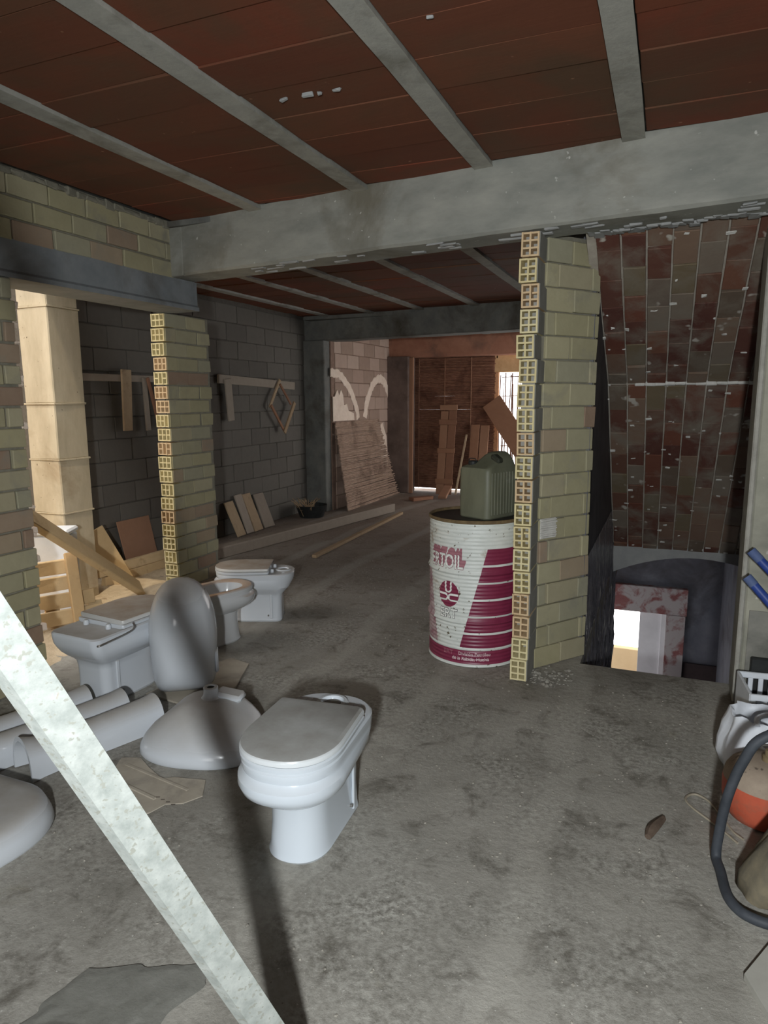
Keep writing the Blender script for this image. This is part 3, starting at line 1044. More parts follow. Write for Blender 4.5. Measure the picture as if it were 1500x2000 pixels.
def toilet(name, loc, rz, label, m='porcelain', lid='lid', with_lid=True, bowl=False, scale=1.0, broken=False, rail=False, round_deck=True):
    t = empty(name, loc, rz, label, 'toilet' if name == 'toilet' else 'bidet')
    t.scale = (scale,) * 3
    bb = MB()
    secs = []
    for z, yf, yc_, yr, wf, wr in TOILET_SECS:
        rc = 0.14 if (round_deck and z > 0.3) else (0.10 if round_deck and z > 0.24 else 0.045)
        secs.append(dsec(z, yf, yc_, yr, wf, wr, min(rc, wr - 0.01)))
    if bowl:
        for z, k in ((0.394, 0.80), (0.385, 0.74), (0.34, 0.70), (0.27, 0.60), (0.20, 0.38), (0.17, 0.15)):
            secs.append([(x * k, -0.06 + (y + 0.06) * k - 0.02 * (1 - k), z) for x, y, _ in dsec(z, -0.31, -0.05, 0.18, 0.167, 0.15, 0.08)])
    bb.loft(secs)
    body = bb.build('bowl', m, t, smooth=38)
    for sx in (-1, 1):
        bb = MB()
        bb.box((sx * 0.1165, 0.125, 0.125), (0.010, 0.022, 0.20), None, 0.004)
        bb.build('side_rib', m, t)
        bb = MB()
        bb.tube([(sx * 0.112, 0.10, 0.052), (sx * 0.122, 0.10, 0.052)], 0.007, 10)
        bb.build('bolt', 'steel', t)
    if round_deck and not bowl:
        bb = MB()
        bb.lathe([(0.062, 0), (0.064, 0.004), (0.058, 0.012), (0.046, 0.012), (0.042, 0.006), (0.040, 0.0015)], 28, (0, 0.215, 0.395), False, True)
        inl = bb.build('inlet', m, t, smooth=40)
        bb = MB()
        bb.lathe([(0.034, 0), (0.032, 0.001)], 24, (0, 0.215, 0.3975), False, True)
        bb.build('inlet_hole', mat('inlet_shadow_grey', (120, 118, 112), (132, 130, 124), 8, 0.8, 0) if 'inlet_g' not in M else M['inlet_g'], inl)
        for sx in (-1, 1):
            bb = MB()
            bb.lathe([(0.016, 0), (0.015, 0.003), (0.009, 0.003), (0.008, 0.001)], 16, (sx * 0.10, 0.225, 0.3955), False, True)
            bb.build('bolt_hole', m, t)
    if with_lid:
        bb = MB()
        o1 = lambda z, e: dsec(z, -0.318 - e, -0.125, 0.118, 0.172 + e, 0.164 + e, 0.014)
        bb.loft([o1(0.3965, -0.008), o1(0.400, 0.004), o1(0.414, 0.006), o1(0.419, 0.001)])
        bb.build('seat', m, t, smooth=40)
        bb = MB()
        secs = [o1(0.4195, -0.001), o1(0.424, 0.006), o1(0.436, 0.006), o1(0.443, 0.001), o1(0.445, -0.008)]
        if broken:
            secs = [[(x, min(y, 0.118 - (0.10 if -0.10 < x < 0.05 else 0.0) - 0.3 * max(0, x - 0.09)), z) for x, y, z in sc] for sc in secs]
        bb.loft(secs)
        bb.build('lid', lid, t, smooth=40)
        for sx in (-1, 1):
            bb = MB()
            bb.lathe([(0.0145, 0), (0.0145, 0.018), (0.010, 0.026), (0.0, 0.028)], 14, (sx * 0.082, 0.137, 0.396))
            bb.build('hinge', m, t, smooth=40)
    if rail:
        bb = MB()
        pts = [(-0.185, 0.30, 0.37), (-0.20, 0.28, 0.375), (-0.20, 0.12, 0.385), (-0.197, 0.07, 0.40), (-0.18, 0.06, 0.42)]
        bb.tube(pts, 0.0055, 8, 5)
        bb.build('hinge_rod', 'steel', t, smooth=60)
        bb = MB()
        bb.box((-0.196, -0.11, 0.385), (0.008, 0.03, 0.022), None, 0.002)
        bb.build('seat_pad', 'black_plastic', t)
    return t


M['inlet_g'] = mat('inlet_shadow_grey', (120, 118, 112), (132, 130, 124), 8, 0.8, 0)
toilet('toilet', (-1.135, 2.02, 0), R(5), 'glossy white toilet with grey-dusted lid standing in the foreground', m='porcelain_clean')
toilet('toilet', (-2.69, 4.06, 0), R(-66), 'closed white toilet at the back, between the bidet and the plank', lid='lid_brown', scale=0.9)
toilet('toilet', (-2.71, 2.73, 0), R(176), 'dusty white toilet with a broken lid beside the left doorway', lid='lid_brown', broken=True, rail=True, round_deck=False)
bd = toilet('bidet', (-2.68, 3.50, 0), R(160), 'lidless white bidet behind the upright basin', with_lid=False, bowl=True, scale=0.92, m='porcelain_warm_lit')
bb = MB()
bb.tube([(-0.12, 0.28, 0.36), (-0.16, 0.33, 0.34), (-0.10, 0.37, 0.31), (0.0, 0.36, 0.30), (0.08, 0.32, 0.31)], 0.016, 8, 5)
bb.build('overflow_lip', 'porcelain', bd, smooth=60)


def basin_shell(name, label, loc, mx, m='porcelain', sx=1.0, sy=1.0, sz=1.0, nub=True):
    t = empty(name, loc, 0, label, 'basin')
    t.rotation_euler = mx.to_euler() if mx is not None else (0, 0, 0)
    S = [(0.0, -0.205, -0.02, 0.20, 0.285, 0.24), (0.012, -0.212, -0.02, 0.206, 0.292, 0.246), (0.035, -0.208, -0.02, 0.204, 0.288, 0.244), (0.07, -0.192, -0.01, 0.200, 0.270, 0.232),
         (0.105, -0.162, 0.0, 0.196, 0.240, 0.212), (0.14, -0.122, 0.02, 0.190, 0.195, 0.184), (0.17, -0.078, 0.04, 0.184, 0.145, 0.152), (0.19, -0.035, 0.06, 0.176, 0.105, 0.122), (0.200, 0.0, 0.07, 0.165, 0.07, 0.09)]
    bb = MB()
    bb.loft([[(x * sx, y * sy, z_ * sz) for x, y, z_ in dsec(z, a, c, d, w, w2, min(0.07, w2 - 0.01))] for z, a, c, d, w, w2 in S])
    bb.build('shell', m, t, smooth=50)
    if nub:
        bb = MB()
        bb.lathe([(0.052, -0.004), (0.042, 0.008), (0.035, 0.020), (0.034, 0.052), (0.030, 0.056), (0.020, 0.056), (0.018, 0.050)], 24, (0.0, 0.085, 0.196), False, True)
        sp = bb.build('drain_spigot', m, t, smooth=40)
        bb = MB()
        bb.lathe([(0.018, 0), (0.016, 0.0015)], 20, (0.0, 0.085, 0.2465), False, True)
        bb.build('drain_hole', 'dark', sp)
        bb = MB()
        bb.box((0.080, 0.120, 0.200), (0.13, 0.09, 0.035), Matrix.Rotation(0.16, 3, 'Y'), 0.013)
        bb.build('mounting_lug', m, t, smooth=40)
    return t


basin_shell('washbasin', 'overturned white washbasin with its drain spigot upward, beside the foreground toilet', (-1.88, 2.37, 0.002), Matrix.Rotation(R(14), 3, 'Z'))

# washbasin standing on its edge, rounded underside towards the room
st = empty('washbasin', (-2.335, 2.80, 0.012), R(36), 'tall white basin standing upright on cardboard, rounded side forward', 'basin')
bb = MB()


def egg(y, w, h, zc, n=36):
    out = []
    for i in range(n):
        t = 2 * PI * i / n
        c, s_ = math.cos(t), math.sin(t)
        x = w * math.copysign(abs(c) ** (2 / 2.4), c)
        if s_ < 0:
            z = zc - zc * 0.995 * abs(s_) ** (2 / 5.0) * (h / 0.31)
            z = max(z, 0.014)
            x = w * 0.97 * math.copysign(abs(c) ** (2 / 6.0), c)
        else:
            z = zc + (0.62 - 0.30) * (h / 0.31) * s_ ** (2 / 2.2)
        out.append((x, y, z))
    return out


bb.loft([egg(0.09, 0.165, 0.29, 0.30), egg(0.07, 0.178, 0.31, 0.30), egg(0.02, 0.176, 0.306, 0.30), egg(-0.05, 0.162, 0.285, 0.30), egg(-0.10, 0.135, 0.25, 0.29), egg(-0.14, 0.098, 0.20, 0.28), egg(-0.16, 0.05, 0.12, 0.27)])
bb.build('shell', 'porcelain', st, smooth=60)
bb = MB()
bb.box((0.168, 0.02, 0.16), (0.022, 0.10, 0.12), None, 0.009)
bb.build('mounting_lug', 'porcelain', st, smooth=40)


def pedestal(loc, rz, label, L=0.66, r=0.078):
    t = empty('basin_pedestal', loc, rz, label, 'pedestal', 'basin pedestals lying on the floor')
    bb = MB()
    secs = []
    n = 18
    for k in range(13):
        f = k / 12
        y = -L / 2 + L * f
        e = 1.0 + 0.16 * math.exp(-f / 0.05) + 0.06 * math.exp(-(1 - f) / 0.04)
        rr = r * e * (0.94 + 0.06 * abs(2 * f - 1))
        o = [(rr * math.cos(PI * i / n), y, 0.002 + 1.7 * rr * abs(math.sin(PI * i / n)) ** 0.72) for i in range(n + 1)]
        q = rr - 0.013
        o += [(q * math.cos(PI * i / n), y, 0.002 + 1.7 * q * abs(math.sin(PI * i / n)) ** 0.72) for i in range(n, -1, -1)]
        secs.append(o)
    bb.loft(secs, False, False)
    for s_ in (secs[0], secs[-1]):
        vs = [bb.bm.verts.new(p) for p in s_]
        m_ = len(vs)
        for i in range(n):
            bb.bm.faces.new((vs[i], vs[i + 1], vs[m_ - 2 - i], vs[m_ - 1 - i]))
    bb.build('column_shell', 'porcelain', t, smooth=50)
    return t


pedestal((-2.35, 2.17, 0), R(-19), 'white basin pedestal lying nearest to the overturned basin', 0.62, 0.086)
pedestal((-2.572, 2.12, 0), R(-17), 'white basin pedestal lying between two others', 0.74)
pedestal((-2.775, 2.11, 0), R(-16), 'white basin pedestal lying nearest to the brick wall end', 0.70, 0.074)

# overturned tray-like basin at the left edge
t = empty('washbasin', (-2.31, 1.50, 0.0), R(84), 'overturned white basin with a notch at the left edge', 'basin')
bb = MB()
S = [(0.0, 0.300, 0.27), (0.012, 0.306, 0.276), (0.04, 0.300, 0.27), (0.085, 0.285, 0.25), (0.105, 0.26, 0.22), (0.112, 0.22, 0.18)]
bb.loft([dsec(z, -w, -0.05, w * 0.86, v, v * 0.92, 0.09) for z, w, v in S])
bb.build('shell', 'porcelain', t, smooth=50)
bb = MB()
bb.tube([(-0.20, -0.02, 0.10), (-0.10, -0.10, 0.108), (0.0, -0.12, 0.110), (0.10, -0.06, 0.108), (0.14, 0.06, 0.104)], 0.014, 8, 5)
bb.build('foot_ring', 'porcelain', t, smooth=60)
bb = MB()
bb.prism([*[(0.055 * math.cos(2 * PI * i / 20), 0.03 + 0.055 * math.sin(2 * PI * i / 20), 0.1125) for i in range(20)]], (0, 0, 0.002))
bb.build('drain_notch', 'dark', t)

# cardboard pieces
bb = MB()
poly = [(-2.16, 2.14), (-2.08, 2.17), (-1.99, 2.12), (-1.88, 2.07), (-1.83, 2.10), (-1.70, 2.13), (-1.64, 2.03), (-1.68, 1.96), (-1.74, 1.93), (-1.76, 1.86), (-1.83, 1.80), (-2.02, 1.83)]
bb.prism([(x, y, 0.002) for x, y in poly], (0, 0, 0.004))
cb = bb.build('cardboard_sheet', 'cardboard')
tag(cb, 'torn brown cardboard sheet flattened on the floor before the overturned basin', 'cardboard')
for a, c in (((-2.10, 2.10), (-1.72, 2.04)), ((-2.02, 1.98), (-1.80, 1.94))):
    o = plank_obj('fold_crease', (a[0], a[1], 0.0075), (c[0], c[1], 0.0075), 0.014, 0.004, 'cardboard', parent=cb, jit=0.001, bev=0.001)
bb = MB()
for i in range(4):
    bb.box((-1.80 + 0.03 * i, 1.955 - 0.006 * i, 0.0064), (0.016, 0.006, 0.0006), Matrix.Rotation(0.4, 3, 'Z'))
for i in range(6):
    bb.box((-2.0 + 0.03 * i, 1.93 - 0.012 * i, 0.0064), (0.02, 0.004, 0.0006), Matrix.Rotation(0.4, 3, 'Z'))
bb.build('printed_mark', 'ink', cb)['kind'] = 'stuff'
bb = MB()
bb.prism([(-2.52, 2.70, 0.002), (-2.17, 2.66, 0.002), (-2.12, 2.95, 0.002), (-2.24, 3.26, 0.002), (-2.40, 3.30, 0.002)], (0, 0, 0.010))
tag(bb.build('cardboard_sheet', 'cardboard'), 'brown cardboard sheet under the upright basin', 'cardboard')

# crumpled film bottom left
bb = MB()
nx, ny = 34, 34
vs = []
for i in range(nx + 1):
    for j in range(ny + 1):
        u, v = i / nx, j / ny
        x = -1.47 + 0.34 * u + 0.06 * v
        y = 0.86 + 0.36 * v + 0.16 * u
        e = 0.03 * noise.noise(Vector((u * 5, v * 5, 1)))
        h = 0.006 + 0.030 * max(0.0, 0.75 - v) * abs(noise.noise(Vector((x * 14, y * 14, 2)))) + 0.006 * noise.noise(Vector((x * 5, y * 5, 5)))
        edge = min(u, 1 - u, v, 1 - v) * 8
        h = 0.004 + max(0.0, h) * min(1.0, 0.3 + edge)
        vs.append(bb.bm.verts.new((x + e, y + e, h)))
for i in range(nx):
    for j in range(ny):
        q = i * (ny + 1) + j
        bb.bm.faces.new((vs[q], vs[q + ny + 1], vs[q + ny + 2], vs[q + 1]))
o = bb.build('plastic_film', 'film', smooth=50)
tag(o, 'crumpled grey plastic film on the floor in the lower left corner', 'plastic sheet')

# leaning galvanised angle bar
foot, p1 = Vector((-0.695, 1.148, 0.0)), Vector((-0.888, 0.661, 1.199))
d = (p1 - foot).normalized()
L = (2.70) / d.z
bb = MB()
prof = [(-0.033, 0.022), (-0.016, 0.0), (0.040, 0.0), (0.040, 0.004), (-0.014, 0.004), (-0.030, 0.025)]
tocam = Vector((0.15, -0.3, 1.6)) - (foot + p1) / 2
s_ = d.cross(tocam).normalized()
n_ = s_.cross(d).normalized()
if n_.dot(tocam) < 0:
    n_ = -n_
right = Vector((0.92, 0.38, 0))
if s_.dot(right) < 0:
    s_ = -s_
pts0 = [(x * s_ - y * n_) for x, y in prof]
bb.loft([[foot + q + d * (L * i / 20) + Vector((0, 0, 0.02)) for q in pts0] for i in range(21)])
o = bb.build('angle_bar', 'galv', smooth=25)
tag(o, 'rust-spotted galvanised steel angle bar slanting across the lower left', 'metal bar')

# ---------------------------------------------------------------- oil drum
DC = Vector((-1.05, 3.99, 0))
DR = 0.285
drum = empty('oil_drum', DC, 0, 'white and maroon steel oil drum beside the hollow brick partition', 'drum')


def drum_r(z):
    r = DR - 0.004 + 0.0022 * math.cos(2 * PI * z / 0.0225)
    for h in (0.275, 0.57):
        r += 0.011 * math.exp(-((z - h) / 0.011) ** 2)
    if z < 0.02:
        r -= 0.006
    return r


bb = MB()
prof = [(DR - 0.03, 0.004), (DR - 0.004, 0.0), (DR + 0.002, 0.006), (DR - 0.003, 0.014)]
z = 0.02
while z < 0.855:
    prof.append((drum_r(z), z))
    z += 0.0045
prof += [(DR - 0.006, 0.86)]
bb.lathe(prof, 72)
bb.build('body', 'drum_white', drum, smooth=60)
bb = MB()
bb.lathe([(DR - 0.006, 0.858), (DR + 0.004, 0.862), (DR + 0.006, 0.872), (DR + 0.002, 0.880), (DR - 0.006, 0.880), (DR - 0.010, 0.866)], 72)
bb.build('rim', 'drum_rust', drum, smooth=50)
bb = MB()
bb.lathe([(DR - 0.008, 0.862), (0.24, 0.864), (0.0001, 0.865)], 64)
bb.build('drum_head', mat('dark_oily_steel', (44, 42, 40), (64, 60, 56), 9, 0.5, 0.1), drum, smooth=50)
PHI = math.atan2(-DC.y, -DC.x)


def wrap(bm, m, name, lift=0.0008, parent=None):
    """Wraps a flat print (u along the girth, v height) onto the drum wall."""
    us = [v.co.x for v in bm.verts]
    zs_ = [v.co.y for v in bm.verts]
    q = math.ceil(min(us) / 0.012) * 0.012
    while q < max(us):
        bmesh.ops.bisect_plane(bm, geom=bm.verts[:] + bm.edges[:] + bm.faces[:], plane_co=(q, 0, 0), plane_no=(1, 0, 0))
        q += 0.012
    q = math.ceil(min(zs_) / 0.0045) * 0.0045
    while q < max(zs_):
        bmesh.ops.bisect_plane(bm, geom=bm.verts[:] + bm.edges[:] + bm.faces[:], plane_co=(0, q, 0), plane_no=(0, 1, 0))
        q += 0.0045
    for v in bm.verts:
        a = PHI + v.co.x / DR
        r = drum_r(v.co.y) + lift
        v.co = (r * math.cos(a), r * math.sin(a), v.co.y)
    bmesh.ops.triangulate(bm, faces=bm.faces[:])
    me = bpy.data.meshes.new(name)
    bm.to_mesh(me)
    bm.free()
    # outward normals
    o = link(name, me, parent or drum, None, m)
    me.shade_smooth()
    return o


def poly2(*polys):
    bm = bmesh.new()
    for p in polys:
        bm.faces.new([bm.verts.new((a, c, 0)) for a, c in p])
    return bm


def text2(txt, size, cx, cz, sx=1.0, shear=0.0, bold=0.0, align='CENTER', offs=((0, 0),), ymap=None, skip=0.0):
    cu = bpy.data.curves.new('lettering', 'FONT')
    cu.body = txt
    cu.size = size
    cu.align_x = align
    cu.shear = shear
    cu.offset = bold
    cu.resolution_u = 3
    ob = bpy.data.objects.new('lettering_tmp', cu)
    col.objects.link(ob)
    bpy.context.view_layer.update()
    me = ob.evaluated_get(bpy.context.evaluated_depsgraph_get()).to_mesh()
    bm = bmesh.new()
    for ox, oy in offs:
        vs = [bm.verts.new((cx + v.co.x * sx + ox, cz + v.co.y + oy, 0)) for v in me.vertices]
        for p in me.polygons:
            try:
                bm.faces.new([vs[i] for i in p.vertices])
            except ValueError:
                pass
    bpy.data.objects.remove(ob)
    bpy.data.curves.remove(cu)
    return bm


def line_u(z):
    return -0.092 + (z - 0.115) * (0.160 / 0.60)


zsr = [0.715, 0.615, 0.512, 0.412, 0.310, 0.208, 0.115]
for za, zb in zip(zsr, zsr[1:]):
    ztop = za - (0.006 if za != 0.715 else 0)
    zbot = zb + 0.006
    wrap(poly2([(line_u(zbot), zbot), (0.46, zbot), (0.46, ztop), (line_u(ztop), ztop)]), 'maroon', 'painted_panel')
wrap(poly2([(-0.50, 0.022), (0.46, 0.022), (0.46, 0.104), (-0.50, 0.104)]), 'maroon', 'painted_band')
wrap(poly2([(-0.44, 0.12), (-0.255, 0.12), (-0.345, 0.56), (-0.44, 0.56)]), 'maroon_worn', 'painted_panel')
# company name: block letters with a raised shadow
lsh = wrap(text2('ERTOIL', 0.116, -0.200, 0.594, 0.66, 0.0, 0.003, offs=[(0.0011 * k, 0.0028 * k) for k in range(1, 15)]), 'maroon_pale', 'lettering_shadow', 0.0010)
wrap(text2('ERTOIL', 0.116, -0.200, 0.594, 0.66, 0.0, 0.0048), 'maroon', 'lettering_edge', 0.0018, lsh)
wrap(text2('ERTOIL', 0.116, -0.200, 0.594, 0.66, 0.0, 0.0022), 'print_white', 'lettering', 0.0028, lsh)
# round emblem
cx, cz, er = -0.170, 0.435, 0.078
bm = bmesh.new()
bm.faces.new([bm.verts.new((cx + er * 0.92 * math.cos(2 * PI * i / 40), cz + er * math.sin(2 * PI * i / 40), 0)) for i in range(40)])
emb = wrap(bm, 'maroon', 'emblem_disc', 0.0008)


def stroke2(paths, w):
    bm = bmesh.new()
    for pts in paths:
        prev = None
        for i, p in enumerate(pts):
            a, c = pts[max(i - 1, 0)], pts[min(i + 1, len(pts) - 1)]
            dx, dy = c[0] - a[0], c[1] - a[1]
            l = math.hypot(dx, dy) or 1
            nx_, ny_ = -dy / l * w / 2, dx / l * w / 2
            cur = (bm.verts.new((p[0] + nx_, p[1] + ny_, 0)), bm.verts.new((p[0] - nx_, p[1] - ny_, 0)))
            if prev:
                bm.faces.new((prev[0], prev[1], cur[1], cur[0]))
            prev = cur
    return bm


def ushape(x, y, w, h, rot):
    out = [(-w / 2, h)] + [(w / 2 * math.cos(PI + PI * i / 10), w / 2 * math.sin(PI + PI * i / 10)) for i in range(11)] + [(w / 2, h)]
    c, s_ = math.cos(rot), math.sin(rot)
    return [(x + a * c - q * s_, y + a * s_ + q * c) for a, q in out]


up_ = ushape(cx, cz + 0.030, 0.038, 0.044, 0)
lf = ushape(cx - 0.022, cz - 0.020, 0.036, 0.045, R(90))
rt = ushape(cx + 0.022, cz - 0.020, 0.036, 0.045, R(-90))
wrap(stroke2([up_, lf, rt], 0.011), 'print_white', 'emblem_mark', 0.0022, emb)
wrap(text2('ERT', 0.078, cx, 0.292, 0.95, 0.0, 0.0030), 'print_dark', 'lettering_outline', 0.0012)
wrap(text2('ERT', 0.078, cx, 0.292, 0.95, 0.0, 0.0004), 'print_white', 'lettering', 0.0022)
wrap(text2('ERT', 0.036, -0.165, 0.070, 1.1, 0.0, 0.0), 'maroon_pale', 'lettering', 0.0014)
wrap(text2('División Petróleo', 0.029, 0.0, 0.074, 0.95, 0.0, 0.0003), 'print_pale', 'lettering', 0.0026)
wrap(text2('de la Rábida, Huelva', 0.029, -0.025, 0.044, 0.95, 0.0, 0.0003), 'print_pale', 'lettering', 0.0026)

# ---------------------------------------------------------------- jerry can on the drum
can = empty('jerry_can', (-0.985, 4.005, 0.8655), R(-25), 'olive green plastic jerry can standing on the drum', 'jerry can')


def rrect(z, w, d_, rc, dx=0.0, dy=0.0, n=6):
    pts = []
    for (sx, sy, a0) in ((1, 1, 0), (-1, 1, 90), (-1, -1, 180), (1, -1, 270)):
        for i in range(n + 1):
            a = R(a0 + 90 * i / n)
            pts.append((dx + sx * (w / 2 - rc) + rc * math.cos(a), dy + sy * (d_ / 2 - rc) + rc * math.sin(a), z))
    return pts


bb = MB()
bb.loft([rrect(0.0, 0.215, 0.27, 0.03), rrect(0.008, 0.23, 0.285, 0.035), rrect(0.15, 0.234, 0.288, 0.035), rrect(0.285, 0.232, 0.286, 0.035), rrect(0.300, 0.222, 0.276, 0.035),
         rrect(0.309, 0.205, 0.256, 0.034, 0.006, 0.006), rrect(0.335, 0.150, 0.185, 0.03, 0.03, 0.03), rrect(0.372, 0.098, 0.14, 0.028, 0.034, 0.04), rrect(0.388, 0.060, 0.10, 0.022, 0.034, 0.045)])
bb.build('body', 'olive', can, smooth=35)
for i in range(9):
    bb = MB()
    bb.box((0.117, -0.11 + i * 0.0275, 0.15), (0.006, 0.009, 0.25), None, 0.002)
    bb.build('side_rib', 'olive', can)
bb = MB()
bb.box((0.085, -0.03, 0.352), (0.07, 0.055, 0.035), Matrix.Rotation(0.55, 3, 'Y'), 0.012)
bb.build('grip_recess', mat('dark_olive_plastic', (44, 46, 38), (58, 60, 50), 8, 0.55, 0.1), can)
bb = MB()
bb.lathe([(0.026, 0), (0.028, 0.004), (0.028, 0.030), (0.024, 0.034), (0.0, 0.034)], 20, (-0.050, -0.085, 0.303))
cap_ = bb.build('cap', 'black_plastic', can, smooth=40)
bb = MB()
bb.tube([(-0.080, -0.085, 0.335), (-0.074, -0.09, 0.348), (-0.052, -0.095, 0.352), (-0.028, -0.09, 0.348), (-0.022, -0.085, 0.335)], 0.003, 6, 4)
bb.build('cap_strap', 'black_plastic', cap_)

# ---------------------------------------------------------------- timber in the middle room
o = plank_obj('timber_beam', (-4.12, 5.45, 0.062), (-3.52, 8.74, 0.062), 0.13, 0.12, 'wood_grey', bev=0.012, jit=0.008)
tag(o, 'long thick grey timber lying along the middle room floor', 'timber')
o = plank_obj('batten', (-3.20, 5.86, 0.018), (-3.33, 8.62, 0.018), 0.055, 0.034, 'wood', bev=0.004)
tag(o, 'thin pale batten lying on the floor beside the thick timber', 'batten')
specs = [(6.52, 0.17, 0.40, 'wood', 'pale'), (6.70, 0.13, 0.46, 'wood_grey', 'grey narrow'), (6.88, 0.17, 0.45, 'wood', 'taller pale'), (7.12, 0.22, 0.42, 'wood_grey', 'wide dark grey')]
for (y, w, h, m_, nm) in specs:
    o = plank_obj('board_offcut', (-4.50, y, 0.012), (-4.665, y + random.uniform(-0.02, 0.02), h), w, 0.02, m_, up=(1, 0, 0.3))
    tag(o, nm + ' board offcut leaning on the grey block wall', 'board', 'board offcuts against the block wall')
tub = empty('rubber_tub', (-4.40, 8.02, 0), 0, 'low black rubber tub in the middle room corner', 'tub')
bb = MB()
bb.lathe([(0.16, 0.002), (0.20, 0.12), (0.215, 0.16), (0.205, 0.165), (0.19, 0.12), (0.15, 0.015), (0.0001, 0.012)], 28)
bb.build('bowl', 'black_plastic', tub, smooth=50)
bb = MB()
for i in range(46):
    a = random.uniform(0, 2 * PI)
    r = random.uniform(0, 0.10)
    p = Vector((-4.42 + r * math.cos(a), 7.92 + r * math.sin(a), 0.03))
    q = Vector((-4.42 + random.uniform(-0.17, 0.17), 7.90 + random.uniform(-0.16, 0.16), random.uniform(0.12, 0.27)))
    bb.tube([p, (p + q) / 2 + Vector((random.uniform(-.03, .03), random.uniform(-.03, .03), 0.02)), q], 0.004, 5, 2)
o = bb.build('straw', 'wood')
tag(o, 'tangle of pale straw and twigs in the black tub', 'straw', kind='stuff')


def rack(name, label, parts):
    t = empty(name, (0, 0, 0), 0, label, 'rack')
    for (nm, a, c, w, th, xo, m_) in parts:
        plank_obj(nm, (-4.665 + xo, a[0], a[1]), (-4.665 + xo, c[0], c[1]), w, th, m_, up=(1, 0, 0), parent=t, jit=0.003)
    return t


rack('wall_rack', 'wooden rack of slats with a diamond frame hung on the block wall', [
    ('rail', (6.42, 1.80), (8.10, 1.745), 0.10, 0.03, 0.0, 'wood_grey'), ('hanging_board', (6.56, 1.80), (6.60, 1.33), 0.12, 0.02, 0.03, 'wood_grey'),
    ('slat', (7.69, 1.82), (7.42, 1.47), 0.045, 0.02, 0.03, 'wood'), ('slat', (7.43, 1.50), (7.74, 1.15), 0.035, 0.02, 0.05, 'wood_brown'),
    ('slat', (7.98, 1.53), (7.70, 1.14), 0.055, 0.02, 0.07, 'wood'), ('slat', (7.66, 1.76), (7.92, 1.50), 0.03, 0.02, 0.05, 'wood_brown')])
rack('wall_rack', 'wooden rack with hanging boards seen through the left doorway', [
    ('rail', (4.42, 1.77), (5.65, 1.77), 0.06, 0.03, 0.0, 'wood_grey'), ('hanging_board', (4.985, 1.85), (4.965, 1.29), 0.115, 0.022, 0.03, 'wood'),
    ('slat', (5.22, 1.78), (5.24, 1.28), 0.06, 0.02, 0.03, 'wood_grey'), ('slat', (5.24, 1.78), (5.38, 1.28), 0.035, 0.02, 0.05, 'wood_brown'),
    ('hanging_board', (5.44, 1.80), (5.44, 1.30), 0.10, 0.02, 0.03, 'wood_grey')])

# ---------------------------------------------------------------- timber in the sunlit left room
pal = empty('pallet', (0, 0, 0), 0, 'broken sunlit wooden pallet propped beside the concrete column', 'pallet')
u = Vector((0.47, 0.88, 0)).normalized()
n = Vector((0.88, -0.47, 0))
upv = (Vector((0, 0, 1)) * math.cos(R(14)) - n * math.sin(R(14))).normalized()
B0 = Vector((-3.69, 3.56, 0.03))
for i, (l0, l1) in enumerate([(-0.62, 0.02), (-0.62, -0.02), (-0.62, -0.10), (-0.62, -0.16)]):
    c = B0 + upv * (0.055 + i * 0.117)
    plank_obj('slat', c + u * l0, c + u * l1, 0.10, 0.02, 'wood_warm', up=n, parent=pal, jit=0.006)
for l in (-0.15, -0.50):
    c = B0 + u * l + n * 0.032
    plank_obj('stringer', c + upv * -0.02, c + upv * 0.50, 0.075, 0.045, 'wood_warm', up=n, parent=pal)
for l in (-0.02, -0.3):
    c = B0 + u * l - n * 0.05
    plank_obj('block', c + upv * 0.02, c + upv * 0.12, 0.09, 0.07, 'wood_warm', up=n, parent=pal)
o = plank_obj('diagonal_plank', (-3.74, 4.02, 0.12), (-3.72, 3.04, 0.86), 0.15, 0.055, 'wood_warm', up=(0.8, 0.3, 0.9), bev=0.006, jit=0.008)
tag(o, 'thick sunlit plank slanting down across the left doorway', 'plank')
bx = empty('white_box', (-4.07, 3.55, 0), R(28), 'white box standing behind the pallet by the column', 'box')
bb = MB()
bb.box((0, 0, 0.31), (0.26, 0.2, 0.62), None, 0.01)
bb.build('body', 'white_plastic', bx)
bb = MB()
bb.box((0, 0, 0.642), (0.28, 0.22, 0.04), None, 0.014)
bb.build('lid', 'white_plastic', bx)
o = plank_obj('board_offcut', (-4.28, 4.42, 0.02), (-4.47, 4.30, 0.48), 0.17, 0.025, 'wood_warm', up=(1, -0.6, 0.3))
tag(o, 'short sunlit board leaning beside the column foot', 'board')
o = plank_obj('hardboard_panel', (-4.56, 4.98, 0.012), (-4.67, 4.98, 0.46), 0.42, 0.012, 'wood_brown', up=(1, 0, 0.2))
tag(o, 'brown hardboard panel leaning on the wall behind the doorway', 'panel')
o = plank_obj('floor_plank', (-4.36, 4.26, 0.045), (-4.30, 5.75, 0.045), 0.05, 0.085, 'wood_warm', jit=0.006)
tag(o, 'lower plank of two stacked along the wall beyond the doorway', 'plank')
o = plank_obj('floor_plank', (-4.38, 4.22, 0.135), (-4.31, 5.75, 0.135), 0.045, 0.085, 'wood_warm', jit=0.006)
tag(o, 'upper plank of two stacked along the wall beyond the doorway', 'plank')

# ---------------------------------------------------------------- far room


